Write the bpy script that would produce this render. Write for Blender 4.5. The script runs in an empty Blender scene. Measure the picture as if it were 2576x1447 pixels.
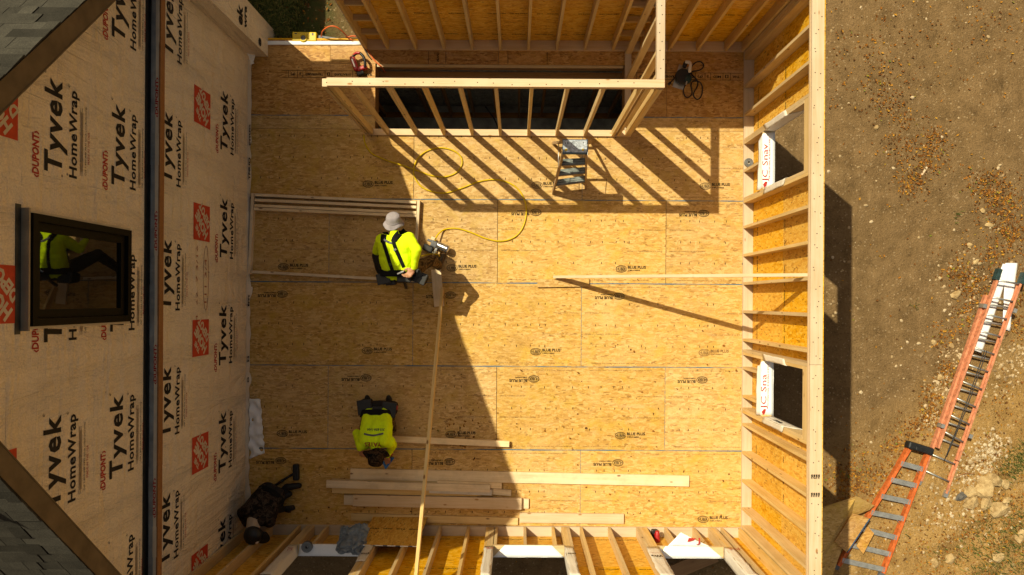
import bpy, bmesh, math, random
import numpy as np
from mathutils import Vector, Matrix, noise
from mathutils.bvhtree import BVHTree

R = math.radians
rnd = random.Random(11)
scene = bpy.context.scene
col = scene.collection

# ------------------------------------------------------------------ camera, sky, sun, exposure
FPX, CAMZ, NX, NY, ROLL = 1842.0, 10.62, 1300.0, 757.0, R(0.35)
cam_d = bpy.data.cameras.new('camera')
cam = bpy.data.objects.new('camera', cam_d)
col.objects.link(cam)
cam.location = (0, 0, CAMZ)
cam.rotation_euler = (0, 0, ROLL)
cam_d.sensor_width = 36
cam_d.lens = FPX / 2576 * 36
cam_d.shift_x = -12 / 2576
cam_d.shift_y = 33.5 / 2576
cam_d.clip_start = 0.1
cam_d.clip_end = 600
scene.camera = cam

SUN = Vector((0.5248, -0.45, -1.0)).normalized()      # direction the light travels
world = bpy.data.worlds.new('World')
scene.world = world
world.use_nodes = True
wt = world.node_tree
wt.nodes.clear()
sky = wt.nodes.new('ShaderNodeTexSky')
sky.sky_type = 'NISHITA'
sky.sun_disc = False
sky.sun_elevation = math.asin(-SUN.z)
sky.sun_rotation = math.atan2(-SUN.x, -SUN.y)
sky.air_density = 1.0
sky.dust_density = 6.0
sky.ozone_density = 0.0
bgn = wt.nodes.new('ShaderNodeBackground')
bgn.inputs[1].default_value = 0.06
wo = wt.nodes.new('ShaderNodeOutputWorld')
wt.links.new(sky.outputs[0], bgn.inputs[0])
wt.links.new(bgn.outputs[0], wo.inputs[0])

sun_d = bpy.data.lights.new('sun', 'SUN')
sun_d.energy = 4.9
sun_d.angle = R(0.5)
sun_d.color = (1.0, 0.98, 0.875)
sun_o = bpy.data.objects.new('sun', sun_d)
sun_o.rotation_euler = SUN.to_track_quat('-Z', 'Y').to_euler()
sun_o.location = (-6, 5, 12)
col.objects.link(sun_o)

vs = scene.view_settings
vs.view_transform = 'Standard'
vs.look = 'None'
vs.exposure = 0.18
vs.gamma = 1.0
vs.use_curve_mapping = False
try:
    vs.use_white_balance = True
    vs.white_balance_temperature = 8300
    vs.white_balance_tint = 3
except Exception:
    pass

# ------------------------------------------------------------------ basic helpers
W = {}
def at(px, py, z=0.0):
    """a point of the photograph (2576 px wide) at a known height"""
    s = FPX / (CAMZ - z)
    dx, dy = (px - NX) / s, (NY - py) / s
    c, n = math.cos(ROLL), math.sin(ROLL)
    return Vector((dx * c - dy * n, dx * n + dy * c, z))

def tag(o, label=None, cat=None, group=None, kind=None):
    if label: o['label'] = label
    if cat: o['category'] = cat
    if group: o['group'] = group
    if kind: o['kind'] = kind
    return o

def place(o, M, parent=None):
    o.matrix_basis = M
    W[o.name] = M.copy()
    if parent is not None:
        o.parent = parent
        o.matrix_parent_inverse = W[parent.name].inverted()
    return o

def empty(name, loc, label=None, cat=None, group=None, kind=None):
    o = bpy.data.objects.new(name, None)
    o.empty_display_size = 0.1
    col.objects.link(o)
    place(o, Matrix.Translation(Vector(loc)))
    return tag(o, label, cat, group, kind)

def link(name, me, parent=None, M=None, **k):
    o = bpy.data.objects.new(name, me)
    col.objects.link(o)
    place(o, M if M is not None else Matrix.Identity(4), parent)
    return tag(o, **k)

def frame(o, x, up):
    x = Vector(x).normalized()
    up = Vector(up)
    y = up.cross(x)
    if y.length < 1e-6:
        y = Vector((0, 1, 0)).cross(x)
    y.normalize()
    z = x.cross(y)
    M = Matrix((x, y, z)).transposed().to_4x4()
    M.translation = Vector(o)
    return M

class MB:
    def __init__(s):
        s.v, s.f, s.m, s.sm = [], [], [], []
    def add(s, vs_, fs, mat=0, smooth=False):
        b = len(s.v)
        s.v += [tuple(v) for v in vs_]
        for f in fs:
            s.f.append(tuple(i + b for i in f)); s.m.append(mat); s.sm.append(smooth)
    def box(s, c, d, M=None, mat=0, ch=0.0, taper=1.0):
        x, y, z = d[0] / 2, d[1] / 2, d[2] / 2
        c = Vector(c)
        if ch <= 0:
            p = [Vector((a * x * (taper if g > 0 else 1), b_ * y * (taper if g > 0 else 1), g * z)) for g in (-1, 1) for b_ in (-1, 1) for a in (-1, 1)]
            f = [(0, 2, 3, 1), (4, 5, 7, 6), (0, 1, 5, 4), (2, 6, 7, 3), (0, 4, 6, 2), (1, 3, 7, 5)]
        else:
            bm = bmesh.new()
            bmesh.ops.create_cube(bm, size=1)
            bmesh.ops.scale(bm, vec=d, verts=bm.verts)
            bmesh.ops.bevel(bm, geom=bm.edges[:], offset=ch, segments=2, affect='EDGES', profile=0.5)
            p = [v.co.copy() for v in bm.verts]
            f = [tuple(v.index for v in fc.verts) for fc in bm.faces]
            bm.free()
        p = [(M @ q if M is not None else q) + c for q in p]
        s.add(p, f, mat)
    def tube(s, pts, r, n=8, mat=0, cap=True):
        pts = [Vector(p) for p in pts]
        rs = r if isinstance(r, (list, tuple)) else [r] * len(pts)
        b = len(s.v)
        prev = None
        for i, p in enumerate(pts):
            t = (pts[min(i + 1, len(pts) - 1)] - pts[max(i - 1, 0)]).normalized()
            if prev is None:
                u = t.orthogonal().normalized()
            else:
                u = (prev - t * prev.dot(t))
                u = u.normalized() if u.length > 1e-6 else t.orthogonal().normalized()
            prev = u
            w = t.cross(u)
            for k in range(n):
                a = 2 * math.pi * k / n
                s.v.append(tuple(p + (u * math.cos(a) + w * math.sin(a)) * rs[i]))
        for i in range(len(pts) - 1):
            for k in range(n):
                k2 = (k + 1) % n
                s.f.append((b + i * n + k, b + i * n + k2, b + (i + 1) * n + k2, b + (i + 1) * n + k)); s.m.append(mat); s.sm.append(True)
        if cap:
            s.f.append(tuple(b + k for k in reversed(range(n)))); s.m.append(mat); s.sm.append(False)
            e = b + (len(pts) - 1) * n
            s.f.append(tuple(e + k for k in range(n))); s.m.append(mat); s.sm.append(False)
    def lathe(s, prof, n=20, M=None, mat=0, smooth=True, jit=0.0):
        M = M if M is not None else Matrix.Identity(4)
        b = len(s.v)
        for (r, z) in prof:
            for k in range(n):
                a = 2 * math.pi * k / n
                q = 1 + (jit * noise.noise(Vector((math.cos(a) * 2, math.sin(a) * 2, z * 9))) if jit else 0)
                s.v.append(tuple(M @ Vector((r * q * math.cos(a), r * q * math.sin(a), z))))
        for i in range(len(prof) - 1):
            for k in range(n):
                k2 = (k + 1) % n
                s.f.append((b + i * n + k, b + i * n + k2, b + (i + 1) * n + k2, b + (i + 1) * n + k)); s.m.append(mat); s.sm.append(smooth)
    def prism(s, poly, axis, d, mat=0):
        n = len(poly)
        a = Vector(axis) * d
        p = [Vector(q) for q in poly]
        s.add(p + [q + a for q in p], [tuple(reversed(range(n))), tuple(range(n, 2 * n))] + [(i, (i + 1) % n, n + (i + 1) % n, n + i) for i in range(n)], mat)
    def mesh(s, name, mats):
        me = bpy.data.meshes.new(name)
        me.from_pydata(s.v, [], s.f)
        for m in (mats if isinstance(mats, (list, tuple)) else [mats]):
            me.materials.append(m)
        me.polygons.foreach_set('material_index', s.m)
        me.polygons.foreach_set('use_smooth', s.sm)
        bm = bmesh.new(); bm.from_mesh(me)
        bmesh.ops.recalc_face_normals(bm, faces=bm.faces)
        bm.to_mesh(me); bm.free()
        return me
    def build(s, name, mats, parent=None, M=None, **k):
        return link(name, s.mesh(name, mats), parent, M, **k)

_boxes = {}
def box_mesh(d, mat):
    key = (round(d[0], 3), round(d[1], 3), round(d[2], 3), mat.name)
    if key not in _boxes:
        b = MB(); b.box((0, 0, 0), d)
        _boxes[key] = b.mesh('board', mat)
    return _boxes[key]

def board(name, p0, p1, w, t, mat, parent=None, up=(0, 0, 1), **k):
    """a bar from p0 to p1, w wide sideways and t thick along up"""
    p0, p1 = Vector(p0), Vector(p1)
    return link(name, box_mesh(((p1 - p0).length, w, t), mat), parent, frame((p0 + p1) / 2, p1 - p0, up), **k)

def smooth_path(pts, sub=6, closed=False):
    pts = [Vector(p) for p in pts]
    out = []
    n = len(pts)
    for i in range(n - 1):
        a, b, c, d = pts[max(i - 1, 0)], pts[i], pts[i + 1], pts[min(i + 2, n - 1)]
        for k in range(sub):
            t = k / sub
            out.append(0.5 * ((2 * b) + (c - a) * t + (2 * a - 5 * b + 4 * c - d) * t * t + (3 * b - a - 3 * c + d) * t ** 3))
    out.append(pts[-1])
    return out

# ------------------------------------------------------------------ materials
class NT:
    def __init__(s, name):
        s.m = bpy.data.materials.new(name)
        s.m.use_nodes = True
        s.t = s.m.node_tree
        s.t.nodes.clear()
        s.out = s.t.nodes.new('ShaderNodeOutputMaterial')
        s.b = s.t.nodes.new('ShaderNodeBsdfPrincipled')
        s.t.links.new(s.b.outputs[0], s.out.inputs[0])
    def n(s, typ, ins=None, **at_):
        q = s.t.nodes.new('ShaderNode' + typ)
        for k, v in at_.items(): setattr(q, k, v)
        for k, v in (ins or {}).items(): s.set(q.inputs[k], v)
        return q
    def set(s, sock, v):
        if isinstance(v, bpy.types.NodeSocket): s.t.links.new(v, sock)
        else: sock.default_value = v
    def coord(s, rand=True, scale=1.0):
        tc = s.n('TexCoord')
        if not rand: return tc.outputs['Object']
        oi = s.n('ObjectInfo')
        mm = s.n('VectorMath', {0: oi.outputs['Random'], 1: (37.0, 53.0, 71.0)}, operation='MULTIPLY')
        return s.n('VectorMath', {0: tc.outputs['Object'], 1: mm.outputs[0]}, operation='ADD').outputs[0]
    def rnd(s): return s.n('ObjectInfo').outputs['Random']
    def map(s, v, scale, rot=(0, 0, 0)):
        return s.n('Mapping', {'Vector': v, 'Scale': scale, 'Rotation': rot}).outputs[0]
    def noise(s, v, sc, det=3, ro=0.55, dist=0.0):
        return s.n('TexNoise', {'Vector': v, 'Scale': sc, 'Detail': det, 'Roughness': ro, 'Distortion': dist}).outputs[0]
    def vor(s, v, sc, out='Distance', feature='F1', rand=1.0):
        return s.n('TexVoronoi', {'Vector': v, 'Scale': sc, 'Randomness': rand}, feature=feature).outputs[out]
    def ramp(s, f, stops, interp='LINEAR'):
        q = s.n('ValToRGB', {0: f})
        q.color_ramp.interpolation = interp
        e = q.color_ramp.elements
        while len(e) < len(stops): e.new(0.5)
        for el, (p, c) in zip(e, stops):
            el.position = p
            el.color = (c, c, c, 1) if isinstance(c, (int, float)) else (c[0], c[1], c[2], 1)
        return q.outputs[0]
    def mix(s, f, a, b, mode='MIX'):
        q = s.n('Mix', data_type='RGBA', blend_type=mode)
        s.set(q.inputs[0], f)
        for i, v in ((6, a), (7, b)):
            if isinstance(v, (tuple, list)) and len(v) == 3: v = (*v, 1)
            s.set(q.inputs[i], v)
        return q.outputs[2]
    def math(s, op, a, b=0.0, c=0.0):
        q = s.n('Math', operation=op)
        s.set(q.inputs[0], a); s.set(q.inputs[1], b); s.set(q.inputs[2], c)
        return q.outputs[0]
    def bump(s, h, st=0.3, d=0.01):
        s.set(s.b.inputs['Normal'], s.n('Bump', {'Height': h, 'Strength': st, 'Distance': d}).outputs[0])
    def col(s, c, rough=0.7, spec=0.3, metal=0.0):
        s.set(s.b.inputs['Base Color'], (*c, 1) if isinstance(c, (tuple, list)) else c)
        s.set(s.b.inputs['Roughness'], rough)
        s.set(s.b.inputs['Specular IOR Level'], spec)
        s.set(s.b.inputs['Metallic'], metal)
        return s.m

def plain(name, c, rough=0.6, spec=0.4, metal=0.0, var=0.25, sc=14.0, bump=0.0):
    n = NT(name)
    v = n.coord()
    f = n.noise(v, sc, 4)
    d = tuple(x * (1 - var) for x in c)
    l = tuple(min(1, x * (1 + var * 0.6)) for x in c)
    c2 = n.ramp(f, [(0.3, d), (0.7, l)])
    if bump: n.bump(n.noise(v, sc * 3, 4), bump, 0.01)
    return n.col(c2, rough, spec, metal)

def osb(name, dark, mid, gold, pale, rough=0.62, scuff=0.0):
    n = NT(name)
    v = n.coord()
    warp = n.n('VectorMath', {0: n.n('TexNoise', {'Vector': v, 'Scale': 3.0, 'Detail': 2.0}).outputs[1], 1: (0.07, 0.07, 0.05)}, operation='MULTIPLY').outputs[0]
    vw = n.n('VectorMath', {0: v, 1: warp}, operation='ADD').outputs[0]
    a = n.vor(n.map(vw, (10, 38, 30), (0, 0, 0.15)), 1.0, 'Color')
    b = n.vor(n.map(vw, (12, 44, 30), (0, 0, 0.95)), 1.0, 'Color')
    c = n.vor(n.map(vw, (12, 46, 30), (0, 0, -0.8)), 1.0, 'Color')
    sel = n.noise(v, 9.0, 2)
    q = n.mix(n.ramp(sel, [(0.40, 0), (0.46, 1)]), a, b)
    q = n.mix(n.ramp(n.noise(v, 8.0, 2, 0.5, 1.0), [(0.52, 0), (0.58, 1)]), q, c)
    val = n.n('SeparateColor', {0: q}).outputs[0]
    fine = n.noise(n.map(vw, (18, 95, 60)), 1.0, 4, 0.65)
    val = n.math('ADD', n.math('MULTIPLY', val, 0.62), n.math('MULTIPLY', fine, 0.5))
    colr = n.ramp(val, [(0.10, dark), (0.30, mid), (0.55, gold), (0.78, pale), (0.98, tuple(min(1, x * 1.14) for x in pale))])
    chip = n.vor(n.map(vw, (22, 70, 40), (0, 0, 0.5)), 1.0, 'Color')
    chv = n.n('SeparateColor', {0: chip}).outputs[1]
    colr = n.mix(n.ramp(chv, [(0.955, 0), (0.97, 0.75)]), colr, dark)
    tone = n.noise(v, 1.3, 3)
    colr = n.mix(n.ramp(tone, [(0.35, 0.0), (0.75, 0.35)]), colr, gold)
    if scuff:
        yel = n.ramp(n.noise(v, 4.2, 4, 0.6, 0.6), [(0.5, 0), (0.68, 0.6)])
        colr = n.mix(yel, colr, (gold[0] * 0.98, gold[1] * 1.04, gold[2] * 0.62))
        pnk = n.ramp(n.noise(n.map(v, (1.6, 2.6, 1)), 1.0, 5, 0.65, 0.4), [(0.52, 0), (0.7, 0.55)])
        colr = n.mix(pnk, colr, (pale[0] * 1.03, pale[1] * 1.03, pale[2] * 1.1))
        sc = n.ramp(n.noise(v, 2.1, 5, 0.7, 0.6), [(0.56, 0), (0.72, scuff)])
        colr = n.mix(sc, colr, pale)
        st = n.ramp(n.noise(v, 26.0, 3, 0.6), [(0.70, 0), (0.76, 0.55)])
        colr = n.mix(st, colr, dark)
        dirt = n.math('MULTIPLY', n.ramp(n.noise(v, 1.7, 4, 0.6, 0.8), [(0.55, 0), (0.7, 1)]), n.ramp(n.vor(n.map(v, (1, 1, 0)), 13.0), [(0.13, 0.7), (0.24, 0)]))
        colr = n.mix(dirt, colr, (0.12, 0.07, 0.028))
        damp = n.ramp(n.noise(v, 0.9, 5, 0.65, 0.5), [(0.56, 0), (0.68, 0.28)])
        colr = n.mix(damp, colr, tuple(x * 0.62 for x in mid))
        dust = n.ramp(n.noise(n.map(v, (1.2, 3.5, 1)), 1.0, 6, 0.7, 0.7), [(0.57, 0), (0.75, 0.4)])
        colr = n.mix(dust, colr, (0.58, 0.40, 0.235))
    gr = n.math('MULTIPLY_ADD', n.noise(n.map(v, (48, 80, 60)), 1.0, 3, 0.7), 0.7, 0.66)
    colr = n.mix(1.0, colr, n.n('CombineColor', {0: gr, 1: gr, 2: gr}).outputs[0], 'MULTIPLY')
    hue = n.n('HueSaturation', {'Color': colr, 'Value': n.math('MULTIPLY_ADD', n.rnd(), 0.16, 0.90), 'Saturation': n.math('MULTIPLY_ADD', n.math('FRACT', n.math('MULTIPLY', n.rnd(), 7.3)), 0.1, 0.95)}).outputs[0]
    n.bump(val, 0.35, 0.004)
    return n.col(hue, rough, 0.25)

def lumber(name, a, b, knot=(0.17, 0.07, 0.025), dirt=0.0):
    n = NT(name)
    v = n.coord()
    g = n.noise(n.map(v, (1.3, 22, 22)), 1.0, 5, 0.6, 0.5)
    g2 = n.noise(n.map(v, (3.5, 120, 120)), 1.0, 3, 0.6)
    c = n.ramp(n.math('ADD', n.math('MULTIPLY', g, 0.75), n.math('MULTIPLY', g2, 0.28)), [(0.34, b), (0.52, tuple((x + y) / 2 for x, y in zip(a, b))), (0.68, a)])
    blot = n.noise(v, 2.6, 3)
    c = n.mix(n.ramp(blot, [(0.42, 0), (0.72, 0.5)]), c, tuple(min(1, x * 1.08) for x in a))
    kd = n.vor(n.map(v, (3.2, 7.5, 7.5)), 1.0)
    c = n.mix(n.ramp(kd, [(0.06, 0.9), (0.12, 0.0)]), c, knot)
    if dirt:
        c = n.mix(n.ramp(n.noise(v, 5.0, 5, 0.7), [(0.45, 0), (0.75, dirt)]), c, (0.13, 0.1, 0.075))
    hs = n.n('HueSaturation', {'Color': c, 'Value': n.math('MULTIPLY_ADD', n.rnd(), 0.22, 0.88), 'Saturation': n.math('MULTIPLY_ADD', n.rnd(), 0.25, 0.9)}).outputs[0]
    n.bump(g2, 0.2, 0.002)
    return n.col(hs, 0.6, 0.25)

M_OSB = osb('osb_floor', (0.19, 0.09, 0.022), (0.42, 0.232, 0.068), (0.51, 0.30, 0.094), (0.595, 0.38, 0.155), scuff=0.45)
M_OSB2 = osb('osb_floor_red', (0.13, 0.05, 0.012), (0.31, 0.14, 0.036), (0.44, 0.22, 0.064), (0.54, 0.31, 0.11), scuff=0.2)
M_SHE = osb('osb_sheathing', (0.19, 0.065, 0.007), (0.57, 0.255, 0.022), (0.67, 0.35, 0.04), (0.72, 0.43, 0.085))
M_LUM = lumber('spruce_lumber', (0.66, 0.485, 0.265), (0.52, 0.335, 0.14))
M_PLATE = lumber('pale_spruce', (0.60, 0.465, 0.335), (0.50, 0.355, 0.215), (0.3, 0.15, 0.06))
M_OLD = lumber('weathered_lumber', (0.84, 0.66, 0.44), (0.66, 0.475, 0.27), dirt=0.25)
M_GREYW = lumber('bluish_weathered_lumber', (0.62, 0.57, 0.52), (0.46, 0.41, 0.36), dirt=0.3)
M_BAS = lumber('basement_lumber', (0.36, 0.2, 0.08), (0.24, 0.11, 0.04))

def wrap_mat(name, c, grime=0.25, bs=0.9, bd=0.08, speck=0.34):
    n = NT(name)
    v = n.coord(False)
    wr = n.math('ADD', n.noise(n.map(v, (6, 3.4, 0.7)), 1.0, 5, 0.65, 1.4), n.math('MULTIPLY', n.noise(n.map(v, (5, 0.8, 5.0)), 1.0, 4, 0.6, 1.0), 0.6))
    big = n.noise(v, 1.1, 5, 0.65)
    c2 = n.mix(n.ramp(big, [(0.35, 0), (0.75, grime)]), c, tuple(x * 0.72 for x in c))
    c2 = n.mix(n.ramp(n.noise(v, 60.0, 2), [(0.35, speck), (0.62, 0)]), c2, tuple(x * 0.55 for x in c))
    c2 = n.mix(n.ramp(n.vor(v, 2.3), [(0.022, 0.8), (0.034, 0)]), c2, (0.05, 0.035, 0.03))
    c2 = n.mix(n.ramp(n.noise(n.map(v, (9, 4.0, 0.5)), 1.0, 5, 0.7, 1.0), [(0.58, 0), (0.75, 0.14)]), c2, tuple(x * 0.66 for x in c))
    n.bump(wr, bs, bd)
    return n.col(c2, 0.55, 0.3)
M_WRAP = wrap_mat('house_wrap', (0.88, 0.74, 0.56), 0.3, 1.0, 0.10, 0.34)
M_FLAP = wrap_mat('house_wrap_flap', (0.70, 0.64, 0.56), 0.35, 0.6, 0.03, 0.15)
M_PAPER = wrap_mat('white_membrane', (0.84, 0.84, 0.84), 0.08, 0.3, 0.015, 0.08)
M_INK = plain('black_ink', (0.012, 0.010, 0.012), 0.6, 0.2, var=0.4, sc=40)
M_RED = plain('red_ink', (0.42, 0.035, 0.028), 0.6, 0.2, var=0.25, sc=30)
M_ORNG = plain('orange_red_print', (0.55, 0.06, 0.03), 0.6, 0.2, var=0.15, sc=20)
M_STAMP = plain('stamp_ink', (0.03, 0.022, 0.014), 0.7, 0.1, var=0.9, sc=60)
M_FAINT = plain('faint_stamp_ink', (0.20, 0.115, 0.045), 0.7, 0.1, var=0.6, sc=60)
M_BLUE = None
def blue_line():
    n = NT('blue_edge_paint')
    v = n.coord(False)
    f = n.ramp(n.noise(n.map(v, (2.2, 30, 1)), 1.0, 4, 0.7), [(0.40, 0), (0.52, 1)])
    return n.col(n.mix(f, (0.42, 0.27, 0.10), (0.035, 0.13, 0.21)), 0.7, 0.2)
M_BLUE = blue_line()
M_GAP = plain('dark_joint', (0.045, 0.035, 0.028), 0.9, 0.1)
M_NAIL = plain('nail_head', (0.05, 0.032, 0.02), 0.6, 0.4)
M_PENC = plain('red_pencil', (0.45, 0.2, 0.12), 0.8, 0.1)

def soil():
    n = NT('soil')
    tc = n.n('TexCoord').outputs['Object']
    big = n.noise(tc, 0.45, 4, 0.6)
    mid = n.noise(tc, 3.5, 6, 0.65)
    fin = n.noise(tc, 34.0, 5, 0.7)
    grit = n.vor(tc, 46.0, 'Color')
    gv = n.n('SeparateColor', {0: grit}).outputs[0]
    c = n.ramp(n.math('ADD', n.math('MULTIPLY', mid, 0.6), n.math('MULTIPLY', fin, 0.4)), [(0.28, (0.07, 0.042, 0.018)), (0.46, (0.17, 0.104, 0.048)), (0.62, (0.225, 0.14, 0.068)), (0.8, (0.31, 0.2, 0.105))])
    clay = n.ramp(n.math('ADD', n.math('MULTIPLY', mid, 0.5), n.math('MULTIPLY', fin, 0.5)), [(0.3, (0.16, 0.085, 0.025)), (0.5, (0.36, 0.21, 0.075)), (0.75, (0.52, 0.34, 0.15))])
    xyz = n.n('SeparateXYZ', {0: tc})
    # clay bank towards the lower right corner of the yard
    e = n.math('ADD', n.math('MULTIPLY', xyz.outputs[0], 0.50), n.math('MULTIPLY', xyz.outputs[1], -0.55))
    e = n.math('ADD', e, n.math('MULTIPLY', big, 1.6))
    c = n.mix(n.ramp(n.math('MULTIPLY', n.math('SUBTRACT', e, 4.9), 0.9), [(0.0, 0), (1.0, 0.85)]), c, clay)
    # grassy, darker earth behind the doorway
    g = n.math('ADD', n.math('MULTIPLY', xyz.outputs[0], -1.0), n.math('MULTIPLY', mid, 1.4))
    gm = n.math('MULTIPLY', n.ramp(n.math('MULTIPLY', n.math('SUBTRACT', g, 3.1), 1.6), [(0, 0), (1, 1)]), n.ramp(n.math('MULTIPLY', n.math('SUBTRACT', xyz.outputs[1], 3.2), 2), [(0, 0), (1, 1)]))
    c = n.mix(gm, c, (0.045, 0.055, 0.018))
    c = n.mix(n.ramp(gv, [(0.955, 0), (0.975, 0.4)]), c, (0.46, 0.34, 0.21))
    c = n.mix(n.ramp(gv, [(0.05, 0.35), (0.08, 0)]), c, (0.08, 0.045, 0.022))
    rut = n.noise(n.map(tc, (5.5, 0.5, 1)), 1.0, 3, 0.6, 0.6)
    c = n.mix(n.ramp(rut, [(0.5, 0), (0.7, 0.18)]), c, (0.09, 0.054, 0.024))
    n.bump(n.math('ADD', n.math('ADD', n.math('MULTIPLY', fin, 0.8), n.math('MULTIPLY', mid, 1.3)), n.math('MULTIPLY', rut, 0.3)), 0.8, 0.05)
    return n.col(c, 0.95, 0.1)
M_SOIL = soil()

def island(name, stops, rough=0.8, spec=0.2, bump=0.0):
    n = NT(name)
    g = n.n('NewGeometry')
    c = n.ramp(g.outputs['Random Per Island'], stops, 'LINEAR')
    if bump:
        v = n.coord(False)
        f = n.noise(v, 22, 5, 0.7)
        c = n.mix(n.ramp(f, [(0.35, 0.45), (0.65, 0)]), c, (0.2, 0.14, 0.08))
        n.bump(f, bump, 0.02)
    return n.col(c, rough, spec)
M_LEAF = island('dry_leaves', [(0, (0.08, 0.035, 0.012)), (0.4, (0.20, 0.075, 0.017)), (0.75, (0.32, 0.13, 0.022)), (0.95, (0.42, 0.22, 0.035)), (1, (0.12, 0.17, 0.03))])
M_PEB = island('pebbles', [(0, (0.20, 0.13, 0.07)), (0.5, (0.34, 0.235, 0.125)), (1, (0.50, 0.39, 0.26))], 0.9, 0.1)
M_CHALK = island('pale_rubble', [(0, (0.30, 0.21, 0.12)), (1, (0.52, 0.42, 0.29))], 0.95, 0.1)
M_GRASS = island('grass', [(0, (0.035, 0.05, 0.012)), (0.6, (0.075, 0.10, 0.022)), (1, (0.22, 0.18, 0.06))], 0.7, 0.2)
M_SHIN = None
def rock_mat():
    n = NT('sandstone')
    v = n.coord()
    c = n.ramp(n.noise(v, 9.0, 6, 0.7), [(0.3, (0.20, 0.12, 0.05)), (0.5, (0.38, 0.26, 0.13)), (0.7, (0.50, 0.37, 0.20))])
    n.bump(n.noise(v, 20, 5), 0.6, 0.03)
    return n.col(c, 0.95, 0.1)
M_ROCK = rock_mat()
M_DROCK = plain('dark_stone', (0.11, 0.10, 0.09), 0.9, 0.2, var=0.5)

def shingle_mat():
    n = NT('asphalt_shingle')
    v = n.coord()
    f = n.noise(v, 90, 3, 0.7)
    m = n.noise(v, 5, 4, 0.6)
    c = n.ramp(n.math('ADD', n.math('MULTIPLY', f, 0.6), n.math('MULTIPLY', m, 0.4)), [(0.3, (0.018, 0.017, 0.014)), (0.55, (0.046, 0.042, 0.034)), (0.8, (0.095, 0.085, 0.066))])
    hs = n.n('HueSaturation', {'Color': c, 'Value': n.math('MULTIPLY_ADD', n.rnd(), 0.75, 0.62)}).outputs[0]
    n.bump(f, 0.6, 0.006)
    return n.col(hs, 0.95, 0.1)
M_SHIN = shingle_mat()
M_FASC = plain('brown_rake_trim', (0.15, 0.105, 0.058), 0.7, 0.2, var=0.3, sc=5)
M_BRONZE = plain('dark_bronze_frame', (0.008, 0.006, 0.004), 0.6, 0.12, var=0.3)
def glass():
    n = NT('window_glass')
    n.b.inputs['IOR'].default_value = 2.0
    n.bump(n.noise(n.coord(False), 3.0, 2), 0.02, 0.01)
    return n.col((0.006, 0.006, 0.006), 0.02, 0.5)
M_GLASS = glass()
M_FLASH = plain('grey_flashing', (0.27, 0.30, 0.31), 0.5, 0.5, 0.2, var=0.35, sc=6)
M_TAR = plain('black_tape', (0.018, 0.018, 0.018), 0.5, 0.4, var=0.5)
M_TAPEB = plain('blue_grey_tape', (0.05, 0.05, 0.045), 0.5, 0.4, var=0.6, sc=8)
M_CREAM = plain('cream_trim', (0.62, 0.53, 0.40), 0.6, 0.3, var=0.15, sc=6)
M_TAN = plain('tan_trim', (0.36, 0.29, 0.20), 0.7, 0.2, var=0.2, sc=6)
M_CEDAR = lumber('cedar_board', (0.34, 0.15, 0.05), (0.24, 0.095, 0.03))
M_CMU = plain('concrete_block', (0.42, 0.42, 0.40), 0.95, 0.1, var=0.35, sc=18, bump=0.5)
M_MORT = plain('mortar', (0.55, 0.54, 0.50), 0.95, 0.1)
M_SLAB = plain('basement_slab', (0.38, 0.39, 0.36), 0.9, 0.2, var=0.5, sc=4)
M_ALU = plain('aluminium', (0.50, 0.49, 0.47), 0.42, 0.5, 0.75, var=0.3, sc=10)
M_STEEL = plain('polished_steel', (0.62, 0.62, 0.62), 0.22, 0.5, 0.95, var=0.2, sc=10)
M_FIBO = plain('orange_fiberglass', (0.54, 0.125, 0.035), 0.6, 0.3, var=0.42, sc=15)
M_FIBF = plain('faded_orange_fiberglass', (0.56, 0.215, 0.12), 0.65, 0.25, var=0.4, sc=13)
M_BLK = plain('black_plastic', (0.014, 0.014, 0.015), 0.45, 0.4, var=0.3)
M_TREAD = plain('worn_ladder_tread', (0.17, 0.20, 0.19), 0.4, 0.5, 0.3, var=0.6, sc=22)
M_GRN = plain('green_black_rubber', (0.02, 0.045, 0.045), 0.6, 0.3, var=0.4)
M_BLU = plain('blue_plastic', (0.02, 0.085, 0.17), 0.5, 0.4, var=0.45, sc=20)
M_BLUL = plain('scuffed_blue_top', (0.40, 0.44, 0.50), 0.5, 0.4, var=0.6, sc=26)
M_SQ = plain('bright_blue_aluminium', (0.015, 0.14, 0.42), 0.4, 0.5, var=0.15)
M_YEL = plain('yellow_plastic', (0.62, 0.42, 0.012), 0.45, 0.4, var=0.15)
M_HOSE = plain('yellow_hose', (0.60, 0.40, 0.008), 0.4, 0.4, var=0.2)
M_CORD = plain('orange_cord', (0.60, 0.11, 0.025), 0.5, 0.4, var=0.2)
M_REDP = plain('red_tool_plastic', (0.36, 0.012, 0.016), 0.4, 0.5, var=0.2)
M_GREYP = plain('grey_plastic', (0.10, 0.10, 0.105), 0.5, 0.4, var=0.3)
M_WHT = plain('white_trim_coil', (0.80, 0.78, 0.80), 0.4, 0.4, var=0.08)
M_CLOTH = plain('grey_rag', (0.19, 0.22, 0.25), 0.9, 0.1, var=0.35, sc=10, bump=0.3)
M_WOODR = plain('scuffed_ladder_rail', (0.36, 0.235, 0.13), 0.6, 0.3, var=0.4, sc=16)
def fabric(name, c, var=0.18, rough=0.85, wr=0.5):
    n = NT(name)
    v = n.coord(False)
    f = n.noise(n.map(v, (10, 5, 9)), 1.0, 4, 0.6, 1.2)
    c2 = n.ramp(f, [(0.3, tuple(x * (1 - var) for x in c)), (0.65, c)])
    n.bump(f, wr, 0.03)
    return n.col(c2, rough, 0.15)
M_LIME = fabric('lime_fabric', (0.74, 1.0, 0.04))
M_HAT = fabric('grey_hat_fabric', (0.33, 0.29, 0.31), 0.2, wr=0.3)
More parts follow.
